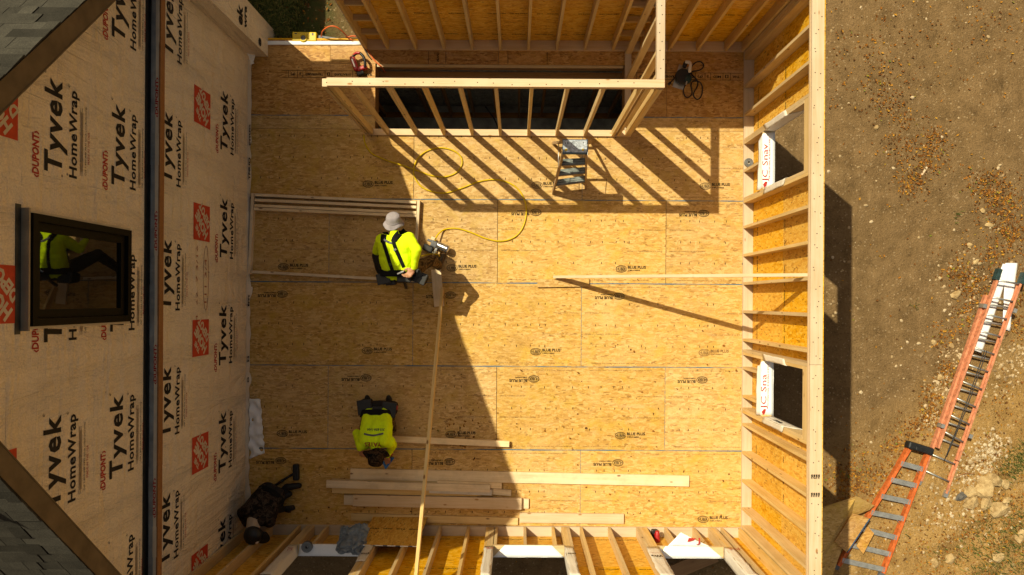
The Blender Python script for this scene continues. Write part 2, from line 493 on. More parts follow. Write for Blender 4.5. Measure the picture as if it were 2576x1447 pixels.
def camo(name, cs, sc=14):
    n = NT(name)
    v = n.coord(False)
    f = n.noise(v, sc, 3, 0.5, 1.0)
    return n.col(n.ramp(f, [(0.36, cs[0]), (0.45, cs[1]), (0.53, cs[2]), (0.62, cs[3])], 'CONSTANT'), 0.9, 0.1)
M_CAMO = camo('brown_camouflage', [(0.045, 0.03, 0.015), (0.13, 0.075, 0.03), (0.20, 0.125, 0.055), (0.08, 0.05, 0.022)])
M_CAMOD = camo('dark_camouflage', [(0.006, 0.005, 0.003), (0.03, 0.017, 0.009), (0.06, 0.036, 0.02), (0.010, 0.008, 0.005)], 16)
M_CAMOB = camo('dusk_camouflage', [(0.010, 0.008, 0.006), (0.03, 0.021, 0.015), (0.06, 0.043, 0.032), (0.018, 0.013, 0.009)], 15)
M_PANTS = fabric('dark_work_trousers', (0.022, 0.020, 0.020))
M_SKIN = plain('skin', (0.42, 0.20, 0.12), 0.55, 0.4, var=0.15)
M_BOOT = plain('brown_boot_leather', (0.07, 0.042, 0.02), 0.6, 0.3, var=0.4)
M_BBOOT = plain('black_boot_leather', (0.014, 0.012, 0.011), 0.55, 0.3, var=0.4)
M_GAIT = fabric('tan_gaiter', (0.46, 0.35, 0.25))
M_NYL = fabric('black_nylon', (0.010, 0.010, 0.010), 0.3, 0.9, 0.2)

# ------------------------------------------------------------------ lettering
_txt = {}
_CAP = [None]
def raw_text(s, bold=0.0, shear=0.0, res=2, spacing=1.0):
    cu = bpy.data.curves.new('lettering', 'FONT')
    cu.body = s
    cu.resolution_u = res
    cu.offset = bold
    cu.shear = shear
    cu.space_character = spacing
    o = bpy.data.objects.new('lettering_tmp', cu)
    col.objects.link(o)
    dg = bpy.context.evaluated_depsgraph_get()
    me = bpy.data.meshes.new_from_object(o.evaluated_get(dg))
    bpy.data.objects.remove(o)
    bpy.data.curves.remove(cu)
    co = np.empty(len(me.vertices) * 3)
    me.vertices.foreach_get('co', co)
    co = co.reshape(-1, 3)
    fs = [tuple(p.vertices) for p in me.polygons]
    bpy.data.meshes.remove(me)
    return co, fs
def text_geo(s, width, cap, bold=0.0, shear=0.0, res=2, spacing=1.0):
    """lettering fitted to a width and a capital height, lower left at the origin"""
    key = (s, bold, shear, res, spacing)
    if key not in _txt: _txt[key] = raw_text(*key)
    co, fs = _txt[key]
    if _CAP[0] is None:
        t = raw_text('H')[0]
        _CAP[0] = t[:, 1].max() - t[:, 1].min()
    c = co.copy()
    c[:, 0] = (c[:, 0] - c[:, 0].min()) * width / max(1e-6, c[:, 0].max() - c[:, 0].min())
    c[:, 1] = c[:, 1] * cap / (_CAP[0] + 2 * bold)
    c[:, 2] = 0
    return c, fs
def text_into(mb, M, mat=0, **k):
    c, fs = text_geo(**k)
    mb.add([M @ Vector(p) for p in c], fs, mat)
def flat_frame(o, x, y):
    x, y = Vector(x).normalized(), Vector(y).normalized()
    z = x.cross(y)
    M = Matrix((x, y, z)).transposed().to_4x4()
    M.translation = Vector(o)
    return M

# ------------------------------------------------------------------ the ground
GZ = -2.2
XR, XRO = 3.27, 3.41            # right wall, inner and outer stud face
YB, YBO = -3.263, -3.403        # lower wall
YT, YTO = 3.626, 3.766          # upper wall
XH = -3.88                      # face of the old house
HW = 2.46
def sstep(a, b, x):
    t = max(0.0, min(1.0, (x - a) / (b - a)))
    return t * t * (3 - 2 * t)
def ground_z(x, y):
    up = sstep(1.5, -0.5, x) * sstep(2.9, 3.7, y) * (1 - sstep(6.6, 7.6, y)) * sstep(-9.6, -8.6, x)
    edge = min(1.0, max(0.0, (9.2 - abs(x)) * 1.2)) * min(1.0, max(0.0, (7.8 - abs(y)) * 1.2))
    n = 0.05 * noise.noise(Vector((x * 0.9, y * 0.9, 3.1))) + 0.022 * noise.noise(Vector((x * 3.1, y * 3.1, 7.7))) + 0.012 * noise.noise(Vector((x * 9, y * 9, 1.7)))
    bank = 0.10 * sstep(4.0, 6.0, 0.5 * x - 0.55 * y) * (1 + noise.noise(Vector((x * 1.7, y * 1.7, 9))))
    return GZ + 1.9 * up + (n + bank) * edge
gx = np.linspace(-10, 10, 251)
gy = np.linspace(-8.4, 8.4, 211)
vs_ = [(x, y, ground_z(x, y)) for y in gy for x in gx]
fs_ = []
for j in range(210):
    for i in range(250):
        cx, cy = (gx[i] + gx[i + 1]) / 2, (gy[j] + gy[j + 1]) / 2
        if -8.8 < cx < XRO - 0.03 and YBO + 0.03 < cy < YTO - 0.03: continue
        a = j * 251 + i
        fs_.append((a, a + 1, a + 252, a + 251))
far = [(-10, -8.4), (10, -8.4), (10, 8.4), (-10, 8.4), (-300, -300), (300, -300), (300, 300), (-300, 300)]
b0 = len(vs_)
vs_ += [(x, y, GZ) for x, y in far]
fs_ += [(b0 + 4, b0 + 5, b0 + 1, b0), (b0 + 5, b0 + 6, b0 + 2, b0 + 1), (b0 + 6, b0 + 7, b0 + 3, b0 + 2), (b0 + 7, b0 + 4, b0, b0 + 3)]
g = MB(); g.add(vs_, fs_, 0, True)
g.build('ground', M_SOIL, kind='structure')

# ------------------------------------------------------------------ basement under the stair opening
OX0, OX1, OY0, OY1 = -2.07, 1.545, 2.476, 3.425
BZ = -2.75
b = MB(); b.box((-2.6, 0.18, BZ - 0.1), (12.0, 7.0, 0.2))
b.build('basement_floor', M_SLAB, kind='structure')
fw = empty('foundation_wall', (0, 3.64, BZ), kind='structure')
b = MB(); b.box((-0.3, 3.66, (BZ - 0.32) / 2), (7.3, 0.19, -BZ - 0.32)); b.build('mortar_bed', M_MORT, fw)
cm = box_mesh((0.39, 0.02, 0.19), M_CMU)
for r in range(12):
    for c in range(13):
        x = -2.75 + c * 0.405 + (0.2 if r % 2 else 0)
        z = -0.42 - r * 0.203
        if x > 2.3: continue
        link('block', cm, fw, Matrix.Translation((x, 3.557, z)))
b = MB()
hf = -GZ - 0.1
b.box((3.36, 0.18, GZ / 2 - 0.25), (0.09, 6.9, hf)); b.box((-0.2, -3.36, GZ / 2 - 0.25), (7.2, 0.07, hf)); b.box((-0.2, 3.74, GZ / 2 - 0.25), (7.2, 0.04, hf))
b.build('outer_foundation', M_CMU, kind='structure')
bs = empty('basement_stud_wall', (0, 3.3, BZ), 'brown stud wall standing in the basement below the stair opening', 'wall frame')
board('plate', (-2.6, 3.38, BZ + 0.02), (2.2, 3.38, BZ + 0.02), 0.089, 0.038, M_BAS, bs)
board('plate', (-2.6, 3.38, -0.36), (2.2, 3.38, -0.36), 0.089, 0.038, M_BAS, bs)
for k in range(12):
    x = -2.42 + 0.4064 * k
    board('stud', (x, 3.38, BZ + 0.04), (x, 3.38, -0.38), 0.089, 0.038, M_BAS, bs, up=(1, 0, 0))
b = MB(); b.tube(smooth_path([(-0.55, 2.75, BZ + 0.03), (-0.35, 3.0, BZ + 0.03), (-0.4, 3.2, BZ + 0.3), (-0.55, 3.3, BZ + 0.9)]), 0.012, 6)
b.build('basement_cable', M_BLK, label='thin black cable in the dark below the stair opening', cat='cable')

# ------------------------------------------------------------------ subfloor: every panel its own piece
floor = empty('subfloor', (0, 0, -0.02), kind='structure')
PY = [0.257 + 1.208 * k for k in (3, 2, 1, 0, -1, -2, -3)]
PY[0], PY[-1] = YTO, YBO
PW = 2.4425
JA, JB = -0.285, -1.505
def sub_rect(r, h):
    x0, y0, x1, y1 = r; a0, b0_, a1, b1 = h
    if a0 >= x1 or a1 <= x0 or b0_ >= y1 or b1 <= y0: return [r]
    out = []
    if y0 < b0_: out.append((x0, y0, x1, b0_))
    if y1 > b1: out.append((x0, b1, x1, y1))
    m0, m1 = max(y0, b0_), min(y1, b1)
    if x0 < a0: out.append((x0, m0, a0, m1))
    if x1 > a1: out.append((a1, m0, x1, m1))
    return out

def huber_geo():
    m = MB()
    n = 36
    for (a, b_, t) in ((0.082, 0.052, 0.0055),):
        o = [(a * math.cos(2 * math.pi * k / n), b_ * math.sin(2 * math.pi * k / n), 0) for k in range(n)]
        i = [((a - t) * math.cos(2 * math.pi * k / n), (b_ - t) * math.sin(2 * math.pi * k / n), 0) for k in range(n)]
        m.add(o + i, [(k, (k + 1) % n, n + (k + 1) % n, n + k) for k in range(n)])
    for k in range(-6, 7):
        x = k * 0.0115
        h = 0.047 * math.sqrt(max(0, 1 - (x / 0.078) ** 2))
        if h > 0.026:
            m.add([(x - 0.0022, 0.024, 0), (x + 0.0022, 0.024, 0), (x + 0.0022, h, 0), (x - 0.0022, h, 0)], [(0, 1, 2, 3)])
            m.add([(x - 0.0022, -h, 0), (x + 0.0022, -h, 0), (x + 0.0022, -0.024, 0), (x - 0.0022, -0.024, 0)], [(0, 1, 2, 3)])
    text_into(m, Matrix.Translation((-0.068, -0.021, 0)), s='HUBER', width=0.136, cap=0.042, bold=0.02)
    text_into(m, Matrix.Translation((0.094, 0.006, 0)), s='BLUE PLUS', width=0.262, cap=0.042, bold=0.035)
    text_into(m, Matrix.Translation((0.094, -0.030, 0)), s='SUBFLOORING', width=0.175, cap=0.020, bold=0.03, res=1)
    return m
hm = huber_geo()
HUB = hm.mesh('brand_stamp', M_STAMP)
HUBF = HUB.copy(); HUBF.materials.clear(); HUBF.materials.append(M_FAINT)
TICKX = [0.22, 0.35, 0.49, 0.70, 0.87, 1.10, 1.34, 1.51, 1.71, 1.83, 1.92]
def panel_marks(x0, y0, fx0, fy0, rect, row):
    m = MB()
    def inside(x, y, mg=0.01): return rect[0] + mg < x < rect[2] - mg and rect[1] + mg < y < rect[3] - mg
    def tick(x, y, h=0.030, w=0.009):
        if inside(x, y, 0.02):
            x += rnd.uniform(-0.012, 0.012); y += rnd.uniform(-0.004, 0.004)
            m.add([(x - w / 2 - x0, y - h / 2 - y0, 0), (x + w / 2 - x0, y - h / 2 - y0, 0), (x + w / 2 - x0, y + h / 2 - y0, 0), (x - w / 2 - x0, y + h / 2 - y0, 0)], [(0, 1, 2, 3)])
    for fy in (0.25, 0.5, 0.755):
        for t in TICKX:
            if rnd.random() < 0.9: tick(fx0 + t, fy0 + 1.208 * fy)
    for k in range(6):
        tick(fx0 + 0.2 + 0.4064 * k, fy0 + 1.19, 0.03); tick(fx0 + 0.1 + 0.4064 * k, fy0 + 0.018, 0.03)
    def words(s, x, y, w, cap, flip=False, mat=1):
        if inside(x, y) and inside(x + w, y):
            M = Matrix.Translation((x - x0, y - y0, 0))
            if flip: M = Matrix.Translation((x + w - x0, y - y0, 0)) @ Matrix.Rotation(math.pi, 4, 'Z')
            text_into(m, M, mat, s=s, width=w, cap=cap, res=1)
    for (s, w, fy) in (('SPACE PANELS 1/8 INCH', 0.36, 0.64), ('SEPARE LOS PANELES 1/8 DE PULGADA', 0.52, 0.385)):
        words(s, fx0 + 0.05, fy0 + 1.208 * fy, w, 0.017)
        words(s, fx0 + PW - 0.05 - w, fy0 + 1.208 * fy, w, 0.017)
    for k in range(2):
        words('SIZED FOR SPACING  TONGUE AND GROOVE - DO NOT GLUE EDGES', fx0 + 0.15 + 1.1 * k, fy0 + 0.045, 0.95, 0.014)
        words('SIZED FOR SPACING  TONGUE AND GROOVE - THIS SIDE DOWN', fx0 + 0.25 + 1.1 * k, fy0 + 1.165, 0.9, 0.014, True)
    return m
for r in range(6):
    y1, y0 = PY[r], PY[r + 1]
    fy0 = y0 if r > 0 else y0
    if r == 5: fy0 = y1 - 1.208
    j0 = JB if r % 2 else JA
    for k in range(-2, 3):
        fx0 = j0 + k * PW
        x0, x1 = max(fx0, XH), min(fx0 + PW, XRO)
        if x1 - x0 < 0.05: continue
        for rc in sub_rect((x0, y0, x1, y1), (OX0, OY0, OX1, OY1)):
            gp = 0.0022
            cx, cy = (rc[0] + rc[2]) / 2, (rc[1] + rc[3]) / 2
            w, h = rc[2] - rc[0] - 2 * gp, rc[3] - rc[1] - 2 * gp
            m = MB(); m.box((0, 0, 0), (w, h, 0.018))
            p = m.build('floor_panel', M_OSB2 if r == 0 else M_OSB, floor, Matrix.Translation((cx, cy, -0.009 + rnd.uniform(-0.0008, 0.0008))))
            if r == 0: continue
            mk = panel_marks(cx, cy, fx0, fy0, rc, r)
            if mk.v: mk.build('printed_marks', [M_STAMP, M_FAINT], p, Matrix.Translation((cx, cy, 0.0025)))
            for (ox, oy, fl) in ((1.79, 0.215, 0), (0.545, 1.028, 1)):
                X, Y = fx0 + ox + rnd.uniform(-0.01, 0.01), fy0 + oy
                if rc[0] < X - 0.09 and X + 0.09 < rc[2] and rc[1] < Y - 0.05 and Y + 0.05 < rc[3]:
                    if fl and X - 0.36 < rc[0] - 0.02: continue
                    if not fl and X + 0.36 > rc[2] + 0.05: continue
                    M = Matrix.Translation((X, Y, 0.003)) @ Matrix.Rotation(math.pi * fl, 4, 'Z')
                    link('brand_stamp', HUBF if (r == 3 and fx0 > 0.5 and not fl) else HUB, p, M)
# blue painted long edges and dark butt joints
for r in range(1, 6):
    y = PY[r]
    for (a, c) in (((XH, OX0), (OX1, XR)) if r == 1 and False else ((XH, XR),)):
        m = MB()
        n = 60
        pts = []
        for i in range(n + 1):
            x = a + (c - a) * i / n
            wob = 0.003 * noise.noise(Vector((x * 1.3, y, 0)))
            wd = 0.0065 + 0.004 * noise.noise(Vector((x * 2.1, y * 3, 4)))
            pts += [(x, y + wob - wd, 0.0035), (x, y + wob + wd, 0.0035)]
        fc = [(2 * i, 2 * i + 2, 2 * i + 3, 2 * i + 1) for i in range(n)
              if not (OY0 < y < OY1 and OX0 < (pts[2 * i][0] + pts[2 * i + 2][0]) / 2 < OX1)]
        m.add(pts, fc)
        m.build('edge_paint_line', M_BLUE, floor)
for r in range(1, 6):
    y1, y0 = PY[r], PY[r + 1]
    j0 = JB if r % 2 else JA
    for k in range(-2, 3):
        x = j0 + k * PW
        if not (XH + 0.1 < x < XR): continue
        if r == 1 and OX0 < x < OX1: y1 = 2.38
        m = MB(); m.add([(x - 0.003, y0, 0.003), (x + 0.003, y0, 0.003), (x + 0.003, y1, 0.003), (x - 0.003, y1, 0.003)], [(0, 1, 2, 3)])
        m.build('joint_line', M_BLUE if rnd.random() < 0.5 else M_GAP, floor)
# stamped band on the darker row of panels
def band(x0, x1, y, words):
    m = MB()
    h = 0.10
    def ln(a, b_, c, d): m.add([(a, b_, 0), (c, b_, 0), (c, d, 0), (a, d, 0)], [(0, 1, 2, 3)])
    ln(x0, y - h / 2 - 0.003, x1, y - h / 2 + 0.003); ln(x0, y + h / 2 - 0.003, x1, y + h / 2 + 0.003)
    x = x1 - 0.03
    for wd, wl in words:
        if x - wl < x0: break
        text_into(m, Matrix.Translation((x, y + 0.012, 0)) @ Matrix.Rotation(math.pi, 4, 'Z'), 0, s=wd, width=wl, cap=0.035, bold=0.03, res=1)
        x -= wl + 0.03
        ln(x - 0.003, y - h / 2, x + 0.003, y + h / 2)
        x -= 0.03
    return m
band(-3.42, -2.09, 3.27, [('FRAMED', 0.14), ('L', 0.05), ('DURASTRAND', 0.24), ('[]', 0.04), ('TRANSFRAMED', 0.26), ('||', 0.02), ('(P)', 0.07), ('DURA', 0.1)]).build('printed_band', M_STAMP, floor, Matrix.Translation((0, 0, 0.003)))
band(1.66, 3.24, 3.27, [('THA', 0.10), ('[]', 0.05), ('MED', 0.12), ('||', 0.02), ('(P)', 0.08), ('DURA', 0.16), ('STRAND', 0.2), ('L', 0.05), ('FRAMED', 0.2)]).build('printed_band', M_STAMP, floor, Matrix.Translation((0, 0, 0.003)))
# joists that trim the opening
for (a, c, dz) in (((OX0 - 0.04, OY1 + 0.019), (OX1 + 0.04, OY1 + 0.019), 0), ((OX0 - 0.04, OY0 - 0.019), (OX1 + 0.04, OY0 - 0.019), 0)):
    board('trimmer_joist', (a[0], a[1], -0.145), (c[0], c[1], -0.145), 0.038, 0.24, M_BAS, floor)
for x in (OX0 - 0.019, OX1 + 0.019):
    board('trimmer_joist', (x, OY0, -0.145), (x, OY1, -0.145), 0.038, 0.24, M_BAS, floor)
board('nailing_strip', (OX0 + 0.02, OY1 - 0.02, -0.025), (OX1 - 0.02, OY1 - 0.02, -0.025), 0.036, 0.03, M_LUM, floor)
m = MB()
text_into(m, flat_frame((-1.15, 3.46, 0.004), (0, 1, 0), (-1, 0, 0)), 0, s='INLAND', width=0.13, cap=0.035, bold=0.03)
m.build('printed_marks', M_STAMP, floor)
for x in (-1.3, -1.05, -0.15, 0.42):
    m = MB(); m.box((x, 3.52, 0.003), (0.006, 0.18, 0.001)); m.build('pencil_line', M_STAMP, floor)

# ------------------------------------------------------------------ framed walls
ST = 0.038
def stamp_line(wall, M, length, z0):
    m = MB()
    x = 0.02
    while x < length - 0.3:
        wd = rnd.choice([('SHEATHING SPAN', 0.26), ('DURASTRAND', 0.2), ('THIS SIDE DOWN', 0.24), ('24/16', 0.08), ('APA RATED', 0.16)])
        text_into(m, Matrix.Translation((x, 0, 0)), 0, s=wd[0], width=wd[1], cap=0.03, bold=0.03, res=1)
        x += wd[1] + rnd.choice([0.05, 0.12, 0.25])
    if m.v: m.build('printed_marks', M_STAMP, wall, M)

# wall along the yard (right)
wr_ = empty('framed_wall', (XR, 0, 0), 'long stud wall with two window openings beside the bare earth yard', 'wall frame')
board('bottom_plate', (XR + 0.07, YBO, 0.019), (XR + 0.07, YTO, 0.019), 0.14, ST, M_PLATE, wr_)
board('top_plate', (XR + 0.07, YBO + 0.0, HW - 0.057), (XR + 0.07, YTO, HW - 0.057), 0.14, ST, M_PLATE, wr_)
ycut = at(2058, 918, HW).y
board('cap_plate', (XR + 0.072, YBO, HW - 0.0185), (XR + 0.072, ycut - 0.002, HW - 0.0185), 0.138, 0.037, M_PLATE, wr_)
board('cap_plate', (XR + 0.072, ycut + 0.002, HW - 0.019), (XR + 0.072, YTO, HW - 0.019), 0.137, 0.037, M_PLATE, wr_)
WIN_R = [(1.51, 2.28), (-1.52, -0.76)]
ZS, ZHD = 0.857, 2.25
def rstud(y, z0=ST + 0.001, z1=HW - 2 * ST - 0.001, t=ST, name='stud'):
    board(name, (XR + 0.07, y, z0), (XR + 0.07, y, z1), 0.14 - 0.001 * rnd.random(), t, M_LUM, wr_, up=(0, 1, 0))
for k in range(-9, 9):
    y = 0.27 - 0.4064 * k
    if not (YB + 0.1 < y < YT - 0.1): continue
    cripple = any(a - 0.03 < y < c + 0.03 for a, c in WIN_R)
    if cripple: rstud(y, z1=ZS - ST - 0.001, name='cripple_stud')
    else: rstud(y)
for a, c in WIN_R:
    for yy, sgn in ((a, -1), (c, 1)):
        rstud(yy + sgn * 0.0195, z1=ZHD - 0.001, name='jack_stud')
        rstud(yy + sgn * 0.0590, name='king_stud')
    board('window_sill', (XR + 0.07, a + 0.001, ZS - 0.019), (XR + 0.07, c - 0.001, ZS - 0.019), 0.141, ST, M_LUM, wr_)
    board('header', (XR + 0.032, a - 0.038, (ZHD + HW - 2 * ST) / 2), (XR + 0.032, c + 0.038, (ZHD + HW - 2 * ST) / 2), 0.06, HW - 2 * ST - ZHD - 0.002, M_LUM, wr_)
    board('header', (XR + 0.1, a - 0.038, (ZHD + HW - 2 * ST) / 2), (XR + 0.1, c + 0.038, (ZHD + HW - 2 * ST) / 2), 0.06, HW - 2 * ST - ZHD - 0.002, M_LUM, wr_)
for y in (YB + 0.022, YB - 0.05, YT - 0.022, YT + 0.06, YT - 0.062): rstud(y, name='corner_stud')
# sheathing, cut round the windows
def rsheet(y0, y1, z0, z1):
    board('sheathing_panel', (XRO + 0.0075, (y0 + y1) / 2, z0), (XRO + 0.0075, (y0 + y1) / 2, z1), y1 - y0 - 0.003, 0.011, M_SHE, wr_, up=(1, 0, 0))
cuts = [YBO, -2.75, -1.52, -0.76, 0.30, 1.51, 2.28, 2.6, YTO + 0.01]
for y0, y1 in zip(cuts[:-1], cuts[1:]):
    if (y0, y1) in [(-1.52, -0.76), (1.51, 2.28)]:
        rsheet(y0, y1, -0.3, ZS - 0.002); rsheet(y0, y1, ZHD + 0.001, HW - 0.004)
    else:
        rsheet(y0, y1, -0.3, 1.22); rsheet(y0, y1, 1.223, HW - 0.004)
for zz in (0.22, 1.28):
    for (y0, y1) in ((-2.7, -1.62), (-0.6, 1.38), (2.45, 3.3)):
        stamp_line(wr_, flat_frame((XRO - 0.0015, y0, zz), (0, 1, 0), (0, 0, 1)), y1 - y0, zz)

def nails(parent, pts, nrm='Z'):
    m = MB()
    for p in pts: m.lathe([(0, 0.0012), (0.0065, 0.0012), (0.0065, 0)], 6, Matrix.Translation(p))
    m.build('nail_heads', M_NAIL, parent, kind='stuff')
nails(wr_, [(XR + 0.072 + rnd.choice((-0.035, 0.0, 0.03)) + rnd.uniform(-0.01, 0.01), YBO + 0.2 + 0.2 * k + rnd.uniform(-0.05, 0.05), HW + 0.0005) for k in range(34) for _ in (0, 1)])
for yy in (at(2055, 1197, HW).y, at(2055, 1243, HW).y):
    for q in range(4):
        m = MB(); text_into(m, flat_frame((XR + 0.02 + 0.026 * q, yy - 0.03, HW + 0.002), (1, 0, 0), (0, 1, 0)), 0, s='SPF', width=0.021, cap=0.05, bold=0.08, res=1); m.build('grade_stamp', M_STAMP, wr_)
# upper wall
wt_ = empty('framed_wall', (0, YT, 0), 'shaded stud wall with orange sheathing behind the stair opening', 'wall frame')
XT0 = -2.22
board('bottom_plate', (XT0, YT + 0.07, 0.019), (XR, YT + 0.07, 0.019), 0.14, ST, M_PLATE, wt_)
board('top_plate', (XT0, YT + 0.07, HW - 0.057), (XR, YT + 0.07, HW - 0.057), 0.14, ST, M_PLATE, wt_)
board('cap_plate', (XT0, YT + 0.07, HW - 0.019), (XR, YT + 0.07, HW - 0.019), 0.14, 0.037, M_PLATE, wt_)
def tstud(x, name='stud', t=ST):
    board(name, (x, YT + 0.07, ST + 0.001), (x, YT + 0.07, HW - 2 * ST - 0.001), 0.14 - 0.001 * rnd.random(), t, M_LUM, wt_, up=(1, 0, 0))
for k in range(-5, 8): tstud(0.148 + 0.4064 * k)
tstud(XT0 + 0.02, 'end_stud'); tstud(XR - 0.025, 'corner_stud')
for zz in (0.45, 0.95, 1.45):
    board('blocking', (-1.86, YT + 0.10, zz), (XT0 + 0.04, YT + 0.10, zz), 0.075, ST, M_LUM, wt_)
    board('blocking', (1.387, YT + 0.10, zz), (1.755, YT + 0.10, zz), 0.075, ST, M_LUM, wt_)
cuts = [XT0, -0.26, 2.18, XR + 0.15]
for x0, x1 in zip(cuts[:-1], cuts[1:]):
    for z0, z1 in ((-0.3, 1.22), (1.224, HW)):
        board('sheathing_panel', (x0 + 0.0015, YTO + 0.0075, (z0 + z1) / 2), (x1 - 0.0015, YTO + 0.0075, (z0 + z1) / 2), z1 - z0, 0.011, M_SHE, wt_, up=(0, 1, 0))
for zz in (0.26, 1.0): stamp_line(wt_, flat_frame((-1.75, YTO + 0.0005, zz), (1, 0, 0), (0, 0, 1)), 4.8, zz)
m = MB(); m.box((XT0 - 0.006, YT + 0.085, 1.2), (0.008, 0.18, 2.5)); m.build('wrapped_end', M_FLAP, wt_)
m = MB(); text_into(m, flat_frame((XT0 - 0.012, YT + 0.15, 0.06), (0, 0, 1), (0, 1, 0)) @ Matrix.Translation((0, -0.13, 0)), 0, s='vek r', width=0.5, cap=0.11, bold=0.03); m.build('lettering', M_INK, wt_)

# lower wall
wb_ = empty('framed_wall', (0, YB, 0), 'stud wall with three wrapped window openings at the bottom edge of the photograph', 'wall frame')
board('bottom_plate', (XH, YB - 0.07, 0.019), (XR, YB - 0.07, 0.019), 0.14, ST, M_PLATE, wb_)
board('top_plate', (XH, YB - 0.07, HW - 0.057), (XR, YB - 0.07, HW - 0.057), 0.14, ST, M_PLATE, wb_)
board('cap_plate', (XH, YB - 0.07, HW - 0.019), (XR, YB - 0.07, HW - 0.019), 0.14, 0.037, M_PLATE, wb_)
WIN_B = [(-2.90, -1.98), (-0.30, 0.66), (1.90, 2.78)]
def bstud(x, z1=HW - 2 * ST - 0.001, name='stud', t=ST):
    board(name, (x, YB - 0.07, ST + 0.001), (x, YB - 0.07, z1), 0.14 - 0.001 * rnd.random(), t, M_LUM, wb_, up=(1, 0, 0))
for k in range(-11, 6):
    x = 0.948 + 0.4064 * k
    if not (XH + 0.05 < x < XR - 0.1): continue
    if any(a - 0.11 < x < a or c < x < c + 0.11 for a, c in WIN_B): continue
    if any(a - 0.02 < x < c + 0.02 for a, c in WIN_B): bstud(x, ZS - ST - 0.001, 'cripple_stud')
    else: bstud(x)
for a, c in WIN_B:
    for xx, sgn in ((a, -1), (c, 1)):
        bstud(xx + sgn * 0.0195, 2.05, 'jack_stud'); bstud(xx + sgn * 0.0590, name='king_stud'); bstud(xx + sgn * 0.0985, name='king_stud')
    board('window_sill', (a + 0.001, YB - 0.07, ZS - 0.019), (c - 0.001, YB - 0.07, ZS - 0.019), 0.141, ST, M_LUM, wb_)
    board('header', (a - 0.038, YB - 0.07, 2.21), (c + 0.038, YB - 0.07, 2.21), 0.13, 0.33, M_LUM, wb_)
bstud(XH + 0.03, name='end_stud'); bstud(XR - 0.03, name='corner_stud')
segs = [(XH, -2.90), (-2.90, -1.98), (-1.98, -0.30), (-0.30, 0.66), (0.66, 1.90), (1.90, 2.78), (2.78, XR + 0.15)]
for x0, x1 in segs:
    parts = ((-0.3, ZS - 0.002), (2.05, HW)) if (x0, x1) in WIN_B else ((-0.3, 1.22), (1.224, HW))
    for z0, z1 in parts:
        board('sheathing_panel', (x0 + 0.0015, YBO - 0.0075, (z0 + z1) / 2), (x1 - 0.0015, YBO - 0.0075, (z0 + z1) / 2), z1 - z0, 0.011, M_SHE, wb_, up=(0, 1, 0))
for (x0, x1) in ((-1.8, -0.5), (-0.25, 0.6), (0.8, 1.75), (2.0, 2.7)):
    stamp_line(wb_, flat_frame((x1, YBO - 0.0008, 0.16), (-1, 0, 0), (0, 0, 1)), x1 - x0, 0.16)
for (x0, x1) in ((-1.8, -0.5), (0.8, 1.75)):
    stamp_line(wb_, flat_frame((x1, YBO - 0.0008, 1.3), (-1, 0, 0), (0, 0, 1)), x1 - x0, 1.3)

# stair partitions
PYC = 2.4315
w1 = empty('stair_partition', (-0.3, PYC, 0), 'open stud partition along the stair opening, its top plate running across', 'wall frame', 'stair partitions')
PX0, PX1 = -2.195, 1.634
board('bottom_plate', (PX0, PYC, 0.0195), (PX1, PYC, 0.0195), 0.089, ST, M_PLATE, w1)
board('top_plate', (PX0 + 0.06, PYC, HW - 0.019), (PX1, PYC, HW - 0.019), 0.089, ST, M_PLATE, w1)
board('under_plate', (PX0, PYC, HW - 0.0575), (PX1 - 0.09, PYC, HW - 0.0575), 0.088, ST, M_PLATE, w1)
def p1(x): board('stud', (x, PYC, ST + 0.002), (x, PYC, HW - 0.077), 0.088, ST, M_LUM, w1, up=(1, 0, 0))
for x in (PX0 + 0.02, PX0 + 0.085): p1(x)
for k in range(-5, 4): p1(0.155 + 0.4064 * k)
p1(1.45); p1(1.61); p1(1.57)
w2 = empty('stair_partition', (1.59, 3.0, 0), 'short stud partition closing the right end of the stair opening', 'wall frame', 'stair partitions')
PXC = 1.5895
board('bottom_plate', (PXC, PYC + 0.046, 0.0195), (PXC, YT - 0.002, 0.0195), 0.089, ST, M_PLATE, w2)
board('top_plate', (PXC, PYC + 0.046, HW - 0.019), (PXC, YT - 0.002, HW - 0.019), 0.089, ST, M_PLATE, w2)
board('under_plate', (PXC, PYC + 0.046, HW - 0.0575), (PXC, YT - 0.002, HW - 0.0575), 0.088, ST, M_PLATE, w2)
for y in (2.54, 2.80, 3.19, YT - 0.03): board('stud', (PXC, y, ST + 0.002), (PXC, y, HW - 0.077), 0.088, ST, M_LUM, w2, up=(0, 1, 0))

nails(w1, [(PX0 + 0.1 + 0.2 * k + rnd.uniform(-0.05, 0.05), PYC + rnd.uniform(-0.03, 0.03), HW + 0.0005) for k in range(18)])
nails(w2, [(PXC + rnd.uniform(-0.03, 0.03), 2.6 + 0.1 * k, HW + 0.0005) for k in range(10)])
# ------------------------------------------------------------------ old house on the left
hs = empty('house', (XH, 0, 0), 'existing house gable covered in printed house wrap under an asphalt shingle roof', 'house')
YA, ZA, PITCH = 0.14, 6.76, 1.04
def rake(y): return ZA - PITCH * abs(y - YA)
m = MB()
ye0, ye1 = -4.35, 4.0
poly = [(XH, ye0, -2.5), (XH, ye1, -2.5), (XH, ye1, rake(ye1) + 0.1), (XH, YA, ZA + 0.1), (XH, ye0, rake(ye0) + 0.1)]
m.prism(poly, (-1, 0, 0), 5.1)
m.build('wall', M_WRAP, hs)
m = MB(); m.box((-3.82, 3.76, 0.42), (0.38, 0.48, 4.4)); m.build('corner_chase', M_WRAP, hs)
